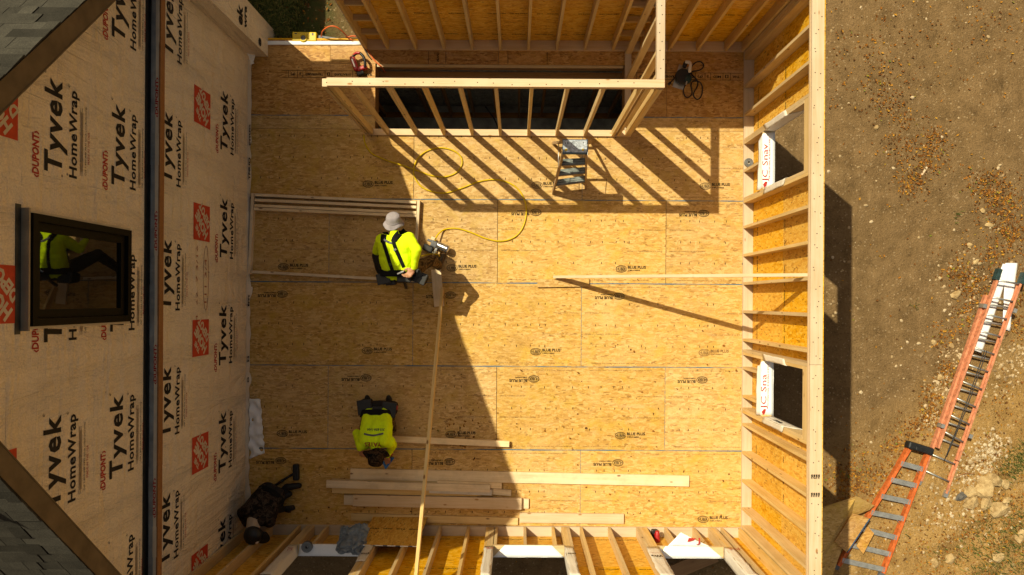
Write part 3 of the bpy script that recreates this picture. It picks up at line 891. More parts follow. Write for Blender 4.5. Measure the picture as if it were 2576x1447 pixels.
# roof slabs, rake boards
XK = -3.58
ue, le = 4.49, -4.5
for y_e in (ue, le):
    m = MB()
    a = [(XK, YA, ZA + 0.05), (XK, y_e, rake(y_e) + 0.05), (XK, y_e, rake(y_e) + 0.24), (XK, YA, ZA + 0.24)]
    m.prism(a, (-1, 0, 0), 5.6)
    m.build('roof', M_SHIN, hs)
    m = MB()
    a = [(XK + 0.004, YA, ZA), (XK + 0.004, y_e, rake(y_e)), (XK + 0.004, y_e, rake(y_e) + 0.235), (XK + 0.004, YA, ZA + 0.235)]
    m.prism(a, (1, 0, 0), 0.022)
    m.build('rake_board', M_FASC, hs)
    m = MB()
    a = [(XK + 0.03, YA, ZA - 0.01), (XK + 0.03, y_e, rake(y_e) - 0.01), (XK + 0.03, y_e, rake(y_e) + 0.006), (XK + 0.03, YA, ZA + 0.006)]
    m.prism(a, (-1, 0, 0), 0.34)
    m.build('soffit', M_FASC, hs)
# shingles: near the rake one by one, the rest as one mass
sl = math.sqrt(1 + PITCH ** 2)
expo = 0.142
stuff = MB()
smesh = {}
for sgn, y_e in ((1, ue), (-1, le)):
    L = abs(y_e - YA) * sl
    ncourse = int(L / expo)
    dirv = Vector((0, sgn, -PITCH)).normalized()
    nrm = Vector((0, sgn * PITCH, 1)).normalized()
    for c in range(ncourse):
        d0 = c * expo
        x = XK + 0.035
        first = True
        while x > XK - 5.5:
            w = rnd.choice([0.12, 0.17, 0.22, 0.28, 0.33])
            if first: w = rnd.choice([0.1, 0.2, 0.3]); first = False
            t = rnd.choice([0.006, 0.006, 0.013])
            cpos = Vector((x - w / 2, YA, ZA + 0.245)) + dirv * (d0 + 0.085) + nrm * (0.004 + t / 2)
            tilt = dirv * 1.0 + nrm * 0.035
            M = frame(cpos, tilt, nrm)
            yv = cpos.y
            vis = x > -4.75 and ((sgn > 0 and 1.25 < yv < 3.2) or (sgn < 0 and -3.5 < yv < -0.8))
            if vis:
                key = (w, t)
                if key not in smesh:
                    q = MB(); q.box((0, 0, 0), (0.172, w - 0.006, t)); smesh[key] = q.mesh('shingle', M_SHIN)
                link('shingle', smesh[key], hs, M)
            else:
                q = M.to_3x3()
                stuff.box(cpos, (0.172, w - 0.006, t), q)
            x -= w
stuff.build('shingles', M_SHIN, hs, kind='stuff')
# unseen box added beyond the frame to shade the ground outside the doorway
m = MB(); m.box((-6.32, 6.7, 0.0), (4.4, 4.0, 4.2)); m.build('added_shade_box', M_WRAP, hs)

# ledge of flashing and boards across the gable
def hz(px, X=XH): return CAMZ - abs(X) * FPX / abs(px - NX)
m = MB(); m.box((XH + 0.004, -0.17, 2.975), (0.008, 8.25, 0.06)); m.build('tar_tape', M_TAR, hs)
for (xa, dx, za, dz, mt, nm) in ((XH, 0.03, 2.91, 0.07, M_TAR, 'tar_strip'), (XH + 0.03, 0.046, 2.90, 0.08, M_FLASH, 'flashing'), (XH + 0.076, 0.032, 2.895, 0.085, M_CREAM, 'trim_strip'), (XH + 0.108, 0.016, 2.885, 0.095, M_CEDAR, 'ledger_board')):
    m = MB()
    n = 26
    for i in range(n):
        y0, y1 = -4.3 + 8.25 * i / n, -4.3 + 8.25 * (i + 1) / n
        j = 0.004 * rnd.uniform(-1, 1)
        m.box((xa + dx / 2 + j * 0.3, (y0 + y1) / 2, za + j), (dx + abs(j), y1 - y0 + 0.001 * i % 2, dz))
    m.build(nm, mt, hs)
b = MB()
for yy in (1.9, 0.5, -0.9, -2.3): text_into(b, flat_frame((XH + 0.107, yy, 2.9445), (0, 1, 0), (-1, 0, 0)), 0, s='\u2039DUPONT\u203a', width=0.42, cap=0.03, bold=0.03)
b.build('lettering', M_RED, hs)

# window in the gable
WY0, WY1, WZ0, WZ1 = -0.235, 0.68, 3.38, 4.87
wn = empty('window', (XH, 0.2, 3.3)); wn.parent = hs; wn.matrix_parent_inverse = W[hs.name].inverted()
def wframe(name, inset, wd, x0, x1, mt):
    m = MB()
    a0, a1, c0, c1 = WY0 + inset, WY1 - inset, WZ0 + inset, WZ1 - inset
    cx, dx = (x0 + x1) / 2, x1 - x0
    m.box((cx, (a0 + a1) / 2, c0 + wd / 2), (dx, a1 - a0, wd)); m.box((cx, (a0 + a1) / 2, c1 - wd / 2), (dx, a1 - a0, wd))
    m.box((cx, a0 + wd / 2, (c0 + c1) / 2), (dx - 0.001, wd, c1 - c0 - 2 * wd)); m.box((cx, a1 - wd / 2, (c0 + c1) / 2), (dx - 0.001, wd, c1 - c0 - 2 * wd))
    return m.build(name, mt, wn)
wframe('flange', -0.012, 0.02, XH + 0.002, XH + 0.05, M_CREAM)
wframe('frame', 0.01, 0.06, XH + 0.002, XH + 0.075, M_BRONZE)
wframe('sash', 0.072, 0.07, XH + 0.002, XH + 0.042, M_BRONZE)
m = MB(); m.box((XH + 0.014, (WY0 + WY1) / 2, (WZ0 + WZ1) / 2), (0.012, WY1 - WY0 - 0.26, WZ1 - WZ0 - 0.26)); m.build('pane', M_GLASS, wn)
m = MB(); m.box((XH + 0.034, (WY0 + WY1) / 2, WZ1 + 0.022), (0.066, WY1 - WY0 + 0.05, 0.018)); m.build('drip_cap', M_TAN, wn)
m = MB(); m.box((XH + 0.003, (WY0 + WY1) / 2, WZ1 + 0.062), (0.006, WY1 - WY0 + 0.10, 0.06)); m.build('tape', M_TAPEB, wn)

# printed housewrap
PIT = 1.4135
def wallM(y, z, d=0.003): return flat_frame((XH + d, y, z), (0, 1, 0), (0, 0, 1))
def one(s, w, cap, mat, **k):
    q = MB(); text_into(q, Matrix.Identity(4), 0, s=s, width=w, cap=cap, **k)
    return q.mesh('lettering', mat)
T_TY = one('Tyvek', 0.79, 0.235, M_INK, bold=0.028, shear=0.05, spacing=1.14)
T_HW = one('HomeWrap', 0.765, 0.112, M_INK, bold=0.026, spacing=1.06)
T_DP = one('\u2039DUPONT\u203a', 0.375, 0.085, M_RED, bold=0.035, shear=0.05)
T_CALL = one('Call 1-800-448-9835 tyvek.com/homewrap', 0.62, 0.024, M_INK, res=1)
T_USA = one('MADE IN THE USA', 0.29, 0.03, M_RED, res=1)
T_R = one('\u00ae', 0.035, 0.035, M_INK, res=1)
q = MB()
for i in range(4): q.box((0.31, -0.012 * i, 0), (0.6 - 0.07 * (i % 2), 0.004, 0.0005))
T_SM = q.mesh('lettering', M_FAINT)
q = MB()
q.add([(0, 0, 0), (0.445, 0, 0), (0.445, 0.465, 0), (0, 0.465, 0)], [(0, 1, 2, 3)])
Rm = Matrix.Translation((0.2225, 0.2325, 0.0012)) @ Matrix.Rotation(R(46), 4, 'Z')
for (s, w, cap, ox, oy) in (('THE', 0.17, 0.065, -0.085, 0.125), ('HOME', 0.40, 0.13, -0.21, -0.03), ('DEPOT', 0.37, 0.115, -0.17, -0.175)):
    text_into(q, Rm @ Matrix.Translation((ox, oy, 0)), 1, s=s, width=w, cap=cap, bold=0.05)
T_LOGO = q.mesh('store_logo', [M_ORNG, M_CREAM])
def blocked(y, z, w=0.4):
    if z > rake(y) - 0.15 and z > rake(y + w) - 0.15: return True
    if WY0 - w - 0.03 < y < WY1 + 0.03 and WZ0 - 0.1 < z < WZ1 + 0.02:
        return y > WY0 - 0.05 and y + w < WY1 + 0.05
    return False
rows = [(0.845, 1.958, True), (2.405, 1.279, False), (3.405, 1.093, False), (4.39, 1.047, True)]
for zb, y0, logo in rows:
    for k in range(-1, 5):
        y = y0 - PIT * k
        if y > 3.2 or y < -4.0: continue
        jz = rnd.uniform(-0.006, 0.006)
        items = [(T_TY, 0.0, 0.0), (T_HW, 0.0, -0.215), (T_DP, -0.075, 0.295), (T_SM, 0.03, -0.27), (T_CALL, 0.05, -0.36), (T_USA, 0.16, -0.41), (T_R, 0.80, 0.2), (T_R, 0.77, -0.12)]
        if logo: items.append((T_LOGO, 0.17, 0.545))
        for me, oy, oz in items:
            yy, zz = y + oy, zb + oz + jz
            if zb == 2.405 and me is T_DP: continue
            if zz > 2.45 and zb == 2.405: continue
            if blocked(yy, zz, 0.3 if me in (T_DP, T_LOGO) else 0.7) or rake(yy) < zz or rake(yy + 0.2) < zz: continue
            if zz < 0.05 or yy + 0.3 > 3.45: continue
            link('store_logo' if me is T_LOGO else 'lettering', me, hs, wallM(yy, zz))
# text on the chase and carpenter's pencil notes
m = MB(); text_into(m, flat_frame((-3.6255, 3.58, 1.0), (0, 1, 0), (0, 0, 1)), 0, s='ek', width=0.26, cap=0.2, bold=0.04)
text_into(m, flat_frame((-3.6255, 3.55, 0.3), (0, 1, 0), (0, 0, 1)), 0, s='e', width=0.12, cap=0.16, bold=0.05)
text_into(m, flat_frame((-3.6255, 3.60, 0.85), (0, 1, 0), (0, 0, 1)), 0, s='wra', width=0.3, cap=0.11, bold=0.03)
m.build('lettering', M_INK, hs)
m = MB()
for (s, y, z, w, c) in (('6 3/4  62  7 3/16', -0.55, 1.72, 1.2, 0.05), ('111 3/4', -0.05, 1.47, 0.55, 0.06)):
    text_into(m, wallM(y, z), 0, s=s, width=w, cap=c, res=1)
n = 40
cc = [(0.26 + 0.40 * math.cos(2 * math.pi * k / n), 1.49 + 0.075 * math.sin(2 * math.pi * k / n)) for k in range(n + 1)]
m.tube([(XH + 0.003, y, z) for y, z in cc], 0.003, 3)
m.build('pencil_notes', M_PENC, hs)
# taped horizontal laps of the wrap
for zz in (3.86, 0.42):
    m = MB()
    n = 120
    pts = []
    for i in range(n + 1):
        y = -4.2 + 7.9 * i / n
        d = 0.004 + 0.008 * abs(noise.noise(Vector((y * 5, zz, 0))))
        w = 0.012 + 0.008 * noise.noise(Vector((y * 9, zz, 3)))
        pts += [(XH + 0.001, y, zz + 0.04), (XH + d, y, zz + w), (XH + 0.001, y, zz - 0.015)]
    m.add(pts, [(3 * i + a, 3 * i + 3 + a, 3 * i + 4 + a, 3 * i + 1 + a) for i in range(n) for a in (0, 1)], 0, True)
    m.build('wrap_lap', M_WRAP, hs)
# loose bottom edge of the wrap lying over the floor
m = MB()
n = 240
pts = []
for i in range(n + 1):
    y = -3.2 + 6.65 * i / n
    a = noise.noise(Vector((y * 3, 0, 0))); c = noise.noise(Vector((y * 8, 5, 0)))
    pts += [(XH + 0.002, y, 0.12 + 0.03 * a), (XH + 0.006 + 0.012 * abs(c), y, 0.07), (XH + 0.012 + 0.05 * max(0, a), y, 0.03 + 0.01 * abs(c)), (XH + 0.016 + 0.09 * max(0, a - 0.1) + 0.015 * c, y, 0.012)]
m.add(pts, [(4 * i + a, 4 * i + 4 + a, 4 * i + 5 + a, 4 * i + 1 + a) for i in range(n) for a in range(3) if not (a == 2 and noise.noise(Vector((i * 0.11, 8, 1))) > 0.32)], 0, True)
m.build('wrap_skirt', M_FLAP, hs)
for y, s in ((2.2, 'ynuo'), (1.72, 'TNUO'), (-0.9, 'H'), (-1.2, 'O'), (-0.1, 'lm')):
    b = MB(); text_into(b, flat_frame((XH + 0.012, y, 0.06), (0, 1, 0), (-0.12, 0, 1)) @ Matrix.Translation((0, 0, 0.012)), 0, s=s, width=0.08 * len(s), cap=0.05, bold=0.04); b.build('lettering', M_INK, hs)
for o in (wr_, wt_, wb_, w1, w2, bs): o['kind'] = 'thing'

# ------------------------------------------------------------------ membrane and wrap on the window openings
def sheet(name, corners, mat, parent=None, nu=10, nv=6, amp=0.006, fr=6.0, seed=0.0, th=0.003, edge=0.0, **k):
    """a thin creased sheet over four corners"""
    c = [Vector(q) for q in corners]
    nrm = (c[1] - c[0]).cross(c[3] - c[0]).normalized()
    m = MB()
    P = []
    for j in range(nv + 1):
        for i in range(nu + 1):
            u, v = i / nu, j / nv
            p = (c[0] * (1 - u) + c[1] * u) * (1 - v) + (c[3] * (1 - u) + c[2] * u) * v
            p = p + nrm * amp * noise.noise(p * fr + Vector((seed, seed * 2, 0)))
            if edge and (i in (0, nu) or j in (0, nv)):
                e = edge * noise.noise(p * 14 + Vector((seed, 3, 0)))
                p = p + (c[1] - c[0]).normalized() * e + (c[3] - c[0]).normalized() * e * 0.7
            P.append(p)
    n1 = len(P)
    q = lambda i, j: j * (nu + 1) + i
    F = [(q(i, j), q(i + 1, j), q(i + 1, j + 1), q(i, j + 1)) for j in range(nv) for i in range(nu)]
    m.add(P + [p - nrm * th for p in P], F + [tuple(reversed([a + n1 for a in f])) for f in F] +
          [(q(i + 1, 0), q(i, 0), q(i, 0) + n1, q(i + 1, 0) + n1) for i in range(nu)] + [(q(i, nv), q(i + 1, nv), q(i + 1, nv) + n1, q(i, nv) + n1) for i in range(nu)] +
          [(q(0, j), q(0, j + 1), q(0, j + 1) + n1, q(0, j) + n1) for j in range(nv)] + [(q(nu, j + 1), q(nu, j), q(nu, j) + n1, q(nu, j + 1) + n1) for j in range(nv)], 0, True)
    return m.build(name, mat, parent, **k)

for wi, (a, c) in enumerate(WIN_R):
    e = 0.004
    sheet('sill_membrane', [(XRO + 0.014, a + 0.01, ZS + e), (XRO + 0.014, c - 0.01, ZS + e), (XR - 0.004, c - 0.03, ZS + e), (XR - 0.004, a + 0.03, ZS + e)], M_PAPER, wr_, 12, 4, 0.004, seed=wi)
    sheet('membrane_flap', [(XR - 0.004, a + 0.02, ZS + 0.002), (XR - 0.004, c - 0.04, ZS + 0.002), (XR - 0.018, c - 0.10, ZS - 0.13), (XR - 0.03, a + 0.0, ZS - 0.15)], M_PAPER, wr_, 12, 5, 0.012, seed=wi + 4, edge=0.015)
    sheet('membrane_edge', [(XRO + 0.016, a, ZS + e), (XRO + 0.016, c, ZS + e), (XRO + 0.016, c, ZS - 0.15), (XRO + 0.016, a, ZS - 0.15)], M_PAPER, wr_, 6, 3, 0.002, seed=wi)
    for yy, sg in ((a, 1), (c, -1)):
        z1 = 1.75 if sg < 0 else 1.7
        sheet('jamb_wrap', [(XRO + 0.014, yy + sg * 0.004, ZS), (XRO + 0.014, yy + sg * 0.004, z1 + 0.25), (XR - 0.004, yy + sg * 0.004, z1), (XR - 0.004, yy + sg * 0.004, ZS + 0.1)], M_FLAP, wr_, 8, 4, 0.005, seed=wi + 9, edge=0.02)
        sheet('jamb_wrap', [(XR - 0.005, yy + sg * 0.004, ZS + 0.1), (XR - 0.005, yy + sg * 0.004, z1), (XR - 0.007, yy - sg * 0.07, z1 - 0.06), (XR - 0.007, yy - sg * 0.075, ZS + 0.02)], M_FLAP, wr_, 8, 4, 0.005, seed=wi + 19, edge=0.02)
    m = MB()
    text_into(m, flat_frame((XR + 0.062, a + 0.10, ZS + 0.009), (0, 1, 0), (-1, 0, 0)), 0, s='JC Snav' if wi == 0 else 'JC Sna', width=0.50 if wi == 0 else 0.46, cap=0.072, bold=0.0)
    text_into(m, flat_frame((XR + 0.096, a + 0.14, ZS + 0.009), (0, 1, 0), (-1, 0, 0)), 0, s='PROFESSIONAL BUILDING SUPPLY', width=0.56, cap=0.022, res=1)
    m.add([(XR + 0.045, a + 0.04, ZS + 0.009), (XR + 0.06, a + 0.095, ZS + 0.009), (XR + 0.03, a + 0.10, ZS + 0.009), (XR + 0.0, a + 0.06, ZS + 0.009), (XR + 0.02, a + 0.02, ZS + 0.009)], [(0, 1, 2, 3, 4)])
    m.build('lettering', M_RED, wr_)
    m = MB(); text_into(m, flat_frame((XR + 0.03, a + 0.010, 1.2), (0, 0, 1), (1, 0, 0)), 0, s='me', width=0.26, cap=0.08, bold=0.03); m.build('lettering', M_INK, wr_)

for wi, (a, c) in enumerate(WIN_B):
    e = 0.004
    i0, i1 = (0.03, 0.03) if wi == 0 else (0.16, 0.17) if wi == 1 else (0.10, 0.2)
    sheet('sill_membrane', [(a + 0.005, YBO - 0.014, ZS + e), (c - 0.005, YBO - 0.014, ZS + e), (c - i1, YB + 0.004, ZS + e), (a + i0, YB + 0.004, ZS + e)], M_PAPER, wb_, 14, 4, 0.004, seed=wi + 2)
    sheet('membrane_edge', [(c - 0.005, YBO - 0.016, ZS + e), (a + 0.005, YBO - 0.016, ZS + e), (a, YBO - 0.016, ZS - 0.15), (c, YBO - 0.016, ZS - 0.15)], M_PAPER, wb_, 6, 3, 0.002)
    for xx, sg in ((a, 1), (c, -1)):
        if wi == 0 and sg < 0: z1 = 1.5
        else: z1 = 1.95
        sheet('jamb_wrap', [(xx + sg * 0.004, YBO - 0.014, ZS), (xx + sg * 0.004, YB + 0.006, ZS + 0.02), (xx + sg * 0.004, YB + 0.006, z1), (xx + sg * 0.004, YBO - 0.014, z1)], M_FLAP, wb_, 4, 10, 0.004, seed=wi + 30)
        wdt = 0.17 if (wi == 2 and sg > 0) else 0.105
        sheet('jamb_wrap', [(xx + sg * 0.004, YB + 0.007, ZS + 0.03), (xx - sg * wdt, YB + 0.012, ZS + 0.06), (xx - sg * (wdt + 0.01), YB + 0.012, z1), (xx + sg * 0.004, YB + 0.007, z1)], M_FLAP, wb_, 4, 10, 0.008, seed=wi + 40, edge=0.018)
sheet('membrane_flap', [(2.03, YB + 0.004, ZS + 0.004), (2.60, YB + 0.004, ZS + 0.004), (2.40, YB + 0.10, ZS + 0.05), (2.20, YB + 0.20, ZS + 0.03)], M_PAPER, wb_, 8, 6, 0.01, seed=3.3)
m = MB()
m.add([(2.36, YB + 0.10, ZS + 0.058), (2.40, YB + 0.13, ZS + 0.058), (2.30, YB + 0.135, ZS + 0.058), (2.28, YB + 0.08, ZS + 0.058)], [(0, 1, 2, 3)])
text_into(m, flat_frame((2.40, YB + 0.065, ZS + 0.056), (-1, 0, 0), (0, -1, 0)) @ Matrix.Rotation(math.pi, 4, 'Z'), 0, s='J', width=0.05, cap=0.07)
text_into(m, flat_frame((-0.36, YB + 0.022, 1.0), (-1, 0, 0), (0, 0, 1)) @ Matrix.Rotation(math.pi, 4, 'Z') @ Matrix.Translation((-0.02, -0.04, 0)), 0, s='av', width=0.10, cap=0.05, bold=0.02)
text_into(m, flat_frame((2.95, YB + 0.024, 0.98), (-1, 0, 0), (0, 0, 1)), 0, s='JC S', width=0.14, cap=0.07, bold=0.01)
text_into(m, flat_frame((1.86, YB + 0.024, 1.16), (-1, 0, 0), (0, 0, 1)), 0, s='MADE IN THE USA', width=0.13, cap=0.016, res=1)
text_into(m, flat_frame((-2.95, YB + 0.024, 1.05), (0, 0, 1), (1, 0, 0)), 0, s='JC', width=0.12, cap=0.06)
m.build('lettering', M_RED, wb_)
m = MB()
text_into(m, flat_frame((1.88, YB + 0.026, 1.26), (-1, 0, 0), (0, 0, 1)), 0, s='Wra', width=0.15, cap=0.07, bold=0.03)
text_into(m, flat_frame((0.78, YB + 0.026, 1.2), (-1, 0, 0), (0, 0, 1)), 0, s='no', width=0.11, cap=0.06, bold=0.03)
text_into(m, flat_frame((-1.87, YB + 0.026, 1.25), (-1, 0, 0), (0, 0, 1)), 0, s='po', width=0.1, cap=0.06, bold=0.03)
m.build('lettering', M_INK, wb_)

# white threshold strip in the doorway
sheet('threshold_membrane', [at(643, 113, 0.012), at(908, 113, 0.012), at(906, 104, 0.012), at(641, 103, 0.012)], M_PAPER, floor, 20, 3, 0.003)
m = MB(); m.box((-3.05, YTO + 0.012, -0.12), (1.62, 0.02, 0.25)); m.build('rim_board', M_SHE, floor)
# folded wrap by the foot of the house wall
sheet('folded_wrap_sheets', [at(626, 1155, 0.02), at(665, 1141, 0.02), at(655, 1006, 0.03), at(627, 1003, 0.05)], M_PAPER, None, 22, 34, 0.06, 11.0, 4.0, th=0.012, edge=0.02,
      label='folded bundle of white wrap sheets on the floor against the house wall', cat='wrap sheets')
sheet('wrap_scrap', [at(614, 166, 0.03), at(640, 160, 0.03), at(640, 122, 0.06), at(618, 125, 0.2)], M_PAPER, None, 8, 8, 0.05, 11, 2, edge=0.03,
      label='crumpled white wrap scrap at the foot of the house corner', cat='scrap')

# ------------------------------------------------------------------ braces
br = empty('wall_brace', at(1112, 740), 'long slanting brace from the floor up to the bottom wall, past the kneeling worker', 'brace', 'slanting wall braces')
p0 = at(1113, 728, 0.075); p1_ = Vector((at(1050, 1447, 2.24).x - 0.01, YB + 0.06, 2.33))
board('plank', p0, p1_, 0.038, 0.089, M_LUM, br, up=(0, 1, 1))
br2 = empty('wall_brace', at(1430, 697), 'slanting brace rising from the sunlit floor to the top of the yard wall', 'brace', 'slanting wall braces')
board('plank', at(1396, 697, 0.045), Vector((XR + 0.10, at(2030, 692, 2.3).y, 2.33)), 0.038, 0.089, M_PLATE, br2, up=(0, 0, 1))
board('brace_block', at(1097, 678, 0.02), at(1105, 771, 0.02), 0.14, 0.038, M_OLD, label='short grey plank nailed flat at the foot of the brace by the standing worker', cat='plank')
board('brace_block', at(1352, 713, 0.02), at(1482, 711, 0.02), 0.115, 0.038, M_OSB, label='short flat board nailed under the tip of the brace to the yard wall', cat='plank')

# ------------------------------------------------------------------ assembled frame lying on the floor
fr = empty('wall_panel_frame', at(640, 600), 'small assembled stud frame lying flat beside the house wall', 'wall frame')
HF = 0.089
def fboard(name, x0, y0, x1, y1, mt=M_OLD): board(name, at(x0, y0, HF / 2 + 0.001), at(x1, y1, HF / 2 + 0.001), ST, HF - 0.002 * rnd.random(), mt, fr)
fboard('plate', 638, 487, 629, 690); fboard('plate', 1054, 505, 1046, 650)
fboard('stud', 643, 491, 1048, 510); fboard('stud', 643, 504, 1048, 522); fboard('stud', 642, 518, 1048, 536); fboard('stud', 641, 526, 1048, 544); fboard('stud', 635, 684, 1042, 706)

# ------------------------------------------------------------------ loose lumber
def plank(x0, y0, x1, y1, w, t, z, label, mt=M_OLD):
    board('lumber_board', at(x0, y0, z + t / 2), at(x1, y1, z + t / 2), w, t, mt, label=label, cat='board', group='loose lumber on the floor')
plank(882, 1192, 1733, 1210, 0.155, 0.037, 0.001, 'longest wide board of the lumber pile, reaching far into the sun', M_OLD)
plank(835, 1211, 1246, 1220, 0.075, 0.036, 0.001, 'narrow lower board mostly covered by the topmost split-edged board of the pile', M_LUM)
plank(836, 1231, 1209, 1240, 0.10, 0.036, 0.03, 'narrow lower board of the pile starting just below the split-edged one', M_LUM)
plank(1080, 1233, 1237, 1239, 0.078, 0.036, 0.072, 'short pale bluish board on the pile beside the slanting brace', M_GREYW)
plank(1150, 1228, 1286, 1240, 0.085, 0.036, 0.002, 'short board end sticking out furthest in the middle of the pile')
plank(1100, 1216, 1262, 1222, 0.08, 0.036, 0.039, 'short board end next to the longest board of the pile')
plank(822, 1217, 1233, 1229, 0.105, 0.05, 0.078, 'split-edged board on top of the pile with a dark knot line')
plank(866, 1257, 1330, 1267, 0.14, 0.037, 0.001, 'wide board under the topmost one, its square end showing at both sides')
plank(889, 1258, 1312, 1267, 0.16, 0.06, 0.040, 'wide board lying topmost on the lower side of the pile, one end in the sun', M_PLATE)
plank(884, 1300, 1303, 1311, 0.10, 0.038, 0.001, 'narrow board along the bottom wall passing under the leaning panel', M_LUM)
plank(1307, 1302, 1569, 1305, 0.14, 0.038, 0.001, 'short sunlit wide board lying close to the bottom wall', M_PLATE)
plank(985, 1104, 1281, 1117, 0.085, 0.038, 0.05, 'single board the kneeling worker is marking', M_OLD)
board('scrap_block', at(1190, 1109, 0.025), at(1260, 1112, 0.025), 0.05, 0.045, M_OLD, label='small block propping up the board being marked', cat='block')
board('yellow_stick', at(2318, 441, GZ + 0.03), at(2333, 419, GZ + 0.03), 0.03, 0.012, M_PLATE, label='small pale wooden stake lying alone on the bare earth', cat='stake')

# leaning offcut
c0, c1_ = at(940, 1300, 0.01), at(1076, 1299, 0.01)
t0, t1_ = at(899, 1388, 0.93), at(1049, 1386, 0.93)
pn = empty('osb_offcut', c0, 'brown board panel with a striped white edge leaning on the bottom wall', 'panel')
mid0, mid1 = (c0 + c1_) / 2, (t0 + t1_) / 2
mid1 = Vector((mid1.x, max(mid1.y, YB + 0.012), mid1.z))
board('panel', mid0, mid1, (c1_ - c0).length, 0.011, M_SHE, pn, up=(0, 1, 0.25))
fx = frame((mid0 + mid1) / 2, mid1 - mid0, (0, 1, 0.25))
L2 = (mid1 - mid0).length / 2; W2 = (c1_ - c0).length / 2
m = MB()
for i in range(14):
    m.box((L2 + 0.0025, -W2 + (i + 0.5) * 2 * W2 / 14, 0), (0.004, 2 * W2 / 14 * 0.95, 0.012), None, 0 if i % 3 else 1)
m.build('edge_strip', [M_PAPER, M_BLU], pn, fx)
m = MB()
for i, s in enumerate(('DURA', 'STRAND', '7/16', 'SPAN')):
    text_into(m, Matrix.Translation((-0.02, -0.34 + 0.18 * i, 0.0065)) @ Matrix.Rotation(math.pi / 2, 4, 'Z'), 0, s=s, width=0.13, cap=0.035, bold=0.05)
m.build('printed_marks', M_STAMP, pn, fx)

# grey rag over the sill
cl = MB()
ctr = at(884, 1366, ZS + 0.1)
N = 40
for j in range(N + 1):
    for i in range(N + 1):
        u, v = i / N * 2 - 1, j / N * 2 - 1
        rr = 1 + 0.35 * noise.noise(Vector((math.atan2(v, u) * 1.3, 2.2, 0)))
        x, y = u * 0.19 * rr, v * 0.17 * rr
        d = Vector((x * 9, y * 9, 1.1))
        hgt = 0.12 * (1 - min(1, (u * u + v * v) * 0.6)) + 0.07 * noise.noise(d) + 0.13 * abs(noise.noise(d * 1.7 + Vector((3, 1, 0)))) + 0.04 * abs(noise.noise(d * 4.1)) - 0.04
        p = ctr + Vector((x, y, hgt - 0.08))
        if p.y < YBO - 0.02: p.z -= (YBO - 0.02 - p.y) * 1.6
        if p.y > YB: p.z -= (p.y - YB) * 0.7
        cl.v.append(tuple(p))
cl.add([], [])
for j in range(N):
    for i in range(N):
        if ((i + .5) / N * 2 - 1) ** 2 + ((j + .5) / N * 2 - 1) ** 2 > 1.5: continue
        a = j * (N + 1) + i
        cl.f.append((a, a + 1, a + N + 2, a + N + 1)); cl.m.append(0); cl.sm.append(True)
cl.build('rag', M_CLOTH, label='crumpled blue grey rag draped over the window sill', cat='rag')

# ------------------------------------------------------------------ small things
def roll(name, p, r0, r1, h, mt, mt2, label):
    e = empty(name, p, label, 'roll', 'rolls of tape and strip')
    m = MB(); m.lathe([(r0, 0), (r1, 0), (r1, h), (r0, h), (r0, 0)], 28, smooth=False); m.build('roll_body', mt, e, Matrix.Translation(p))
    m = MB()
    for i in range(5):
        q = r0 + (r1 - r0) * (0.15 + 0.17 * i)
        m.lathe([(q, h), (q + 0.003, h + 0.003), (q + 0.006, h)], 28)
    m.build('layer_ridge', mt2, e, Matrix.Translation(p))
roll('tape_roll', at(774, 1374, ZS + 0.006), 0.018, 0.072, 0.05, M_GREYP, M_FLASH, 'dark roll of tape standing on the shaded window sill')
roll('strap_roll', at(1882, 410, 0.039), 0.02, 0.062, 0.04, M_FLASH, M_GREYP, 'small grey roll of strapping on the bottom plate below the window')

dr = empty('cordless_drill', at(1645, 1343, 0.04), 'red and black cordless drill standing on the plate of the bottom wall', 'drill')
P = at(1645, 1340, 0.04)
m = MB(); m.box((0, 0, 0.045), (0.085, 0.12, 0.08), ch=0.012); m.build('battery', M_BLK, dr, Matrix.Translation(P))
m = MB(); m.box((0.005, -0.01, 0.13), (0.045, 0.055, 0.1), ch=0.012); m.build('grip', M_REDP, dr, Matrix.Translation(P))
m = MB(); m.lathe([(0.0, -0.11), (0.022, -0.11), (0.03, -0.09), (0.038, -0.02), (0.04, 0.05), (0.034, 0.08), (0, 0.085)], 16, Matrix.Translation((0.01, -0.02, 0.20)) @ Matrix.Rotation(R(-90), 4, 'X') @ Matrix.Rotation(math.pi, 4, 'X')); m.build('motor_housing', M_REDP, dr, Matrix.Translation(P))
m = MB(); m.lathe([(0.0, 0.0), (0.026, 0.0), (0.024, 0.05), (0.012, 0.07), (0, 0.07)], 14, Matrix.Translation((0.01, -0.10, 0.20)) @ Matrix.Rotation(R(90), 4, 'X')); m.build('chuck', M_STEEL, dr, Matrix.Translation(P))
ca = empty('caulk_tube', at(1655, 1388, ZS + 0.03), 'red and white tape spool on the corner of the sunlit sill', 'spool')
P = at(1656, 1390, ZS + 0.008)
m = MB(); m.lathe([(0.0, 0), (0.045, 0), (0.045, 0.05), (0, 0.05)], 18, Matrix.Translation((0, 0.03, 0)), smooth=False); m.build('spool', M_PAPER, ca, Matrix.Translation(P))
m = MB(); m.box((-0.03, 0.055, 0.03), (0.05, 0.05, 0.06), ch=0.01); m.build('spool_cover', M_REDP, ca, Matrix.Translation(P))

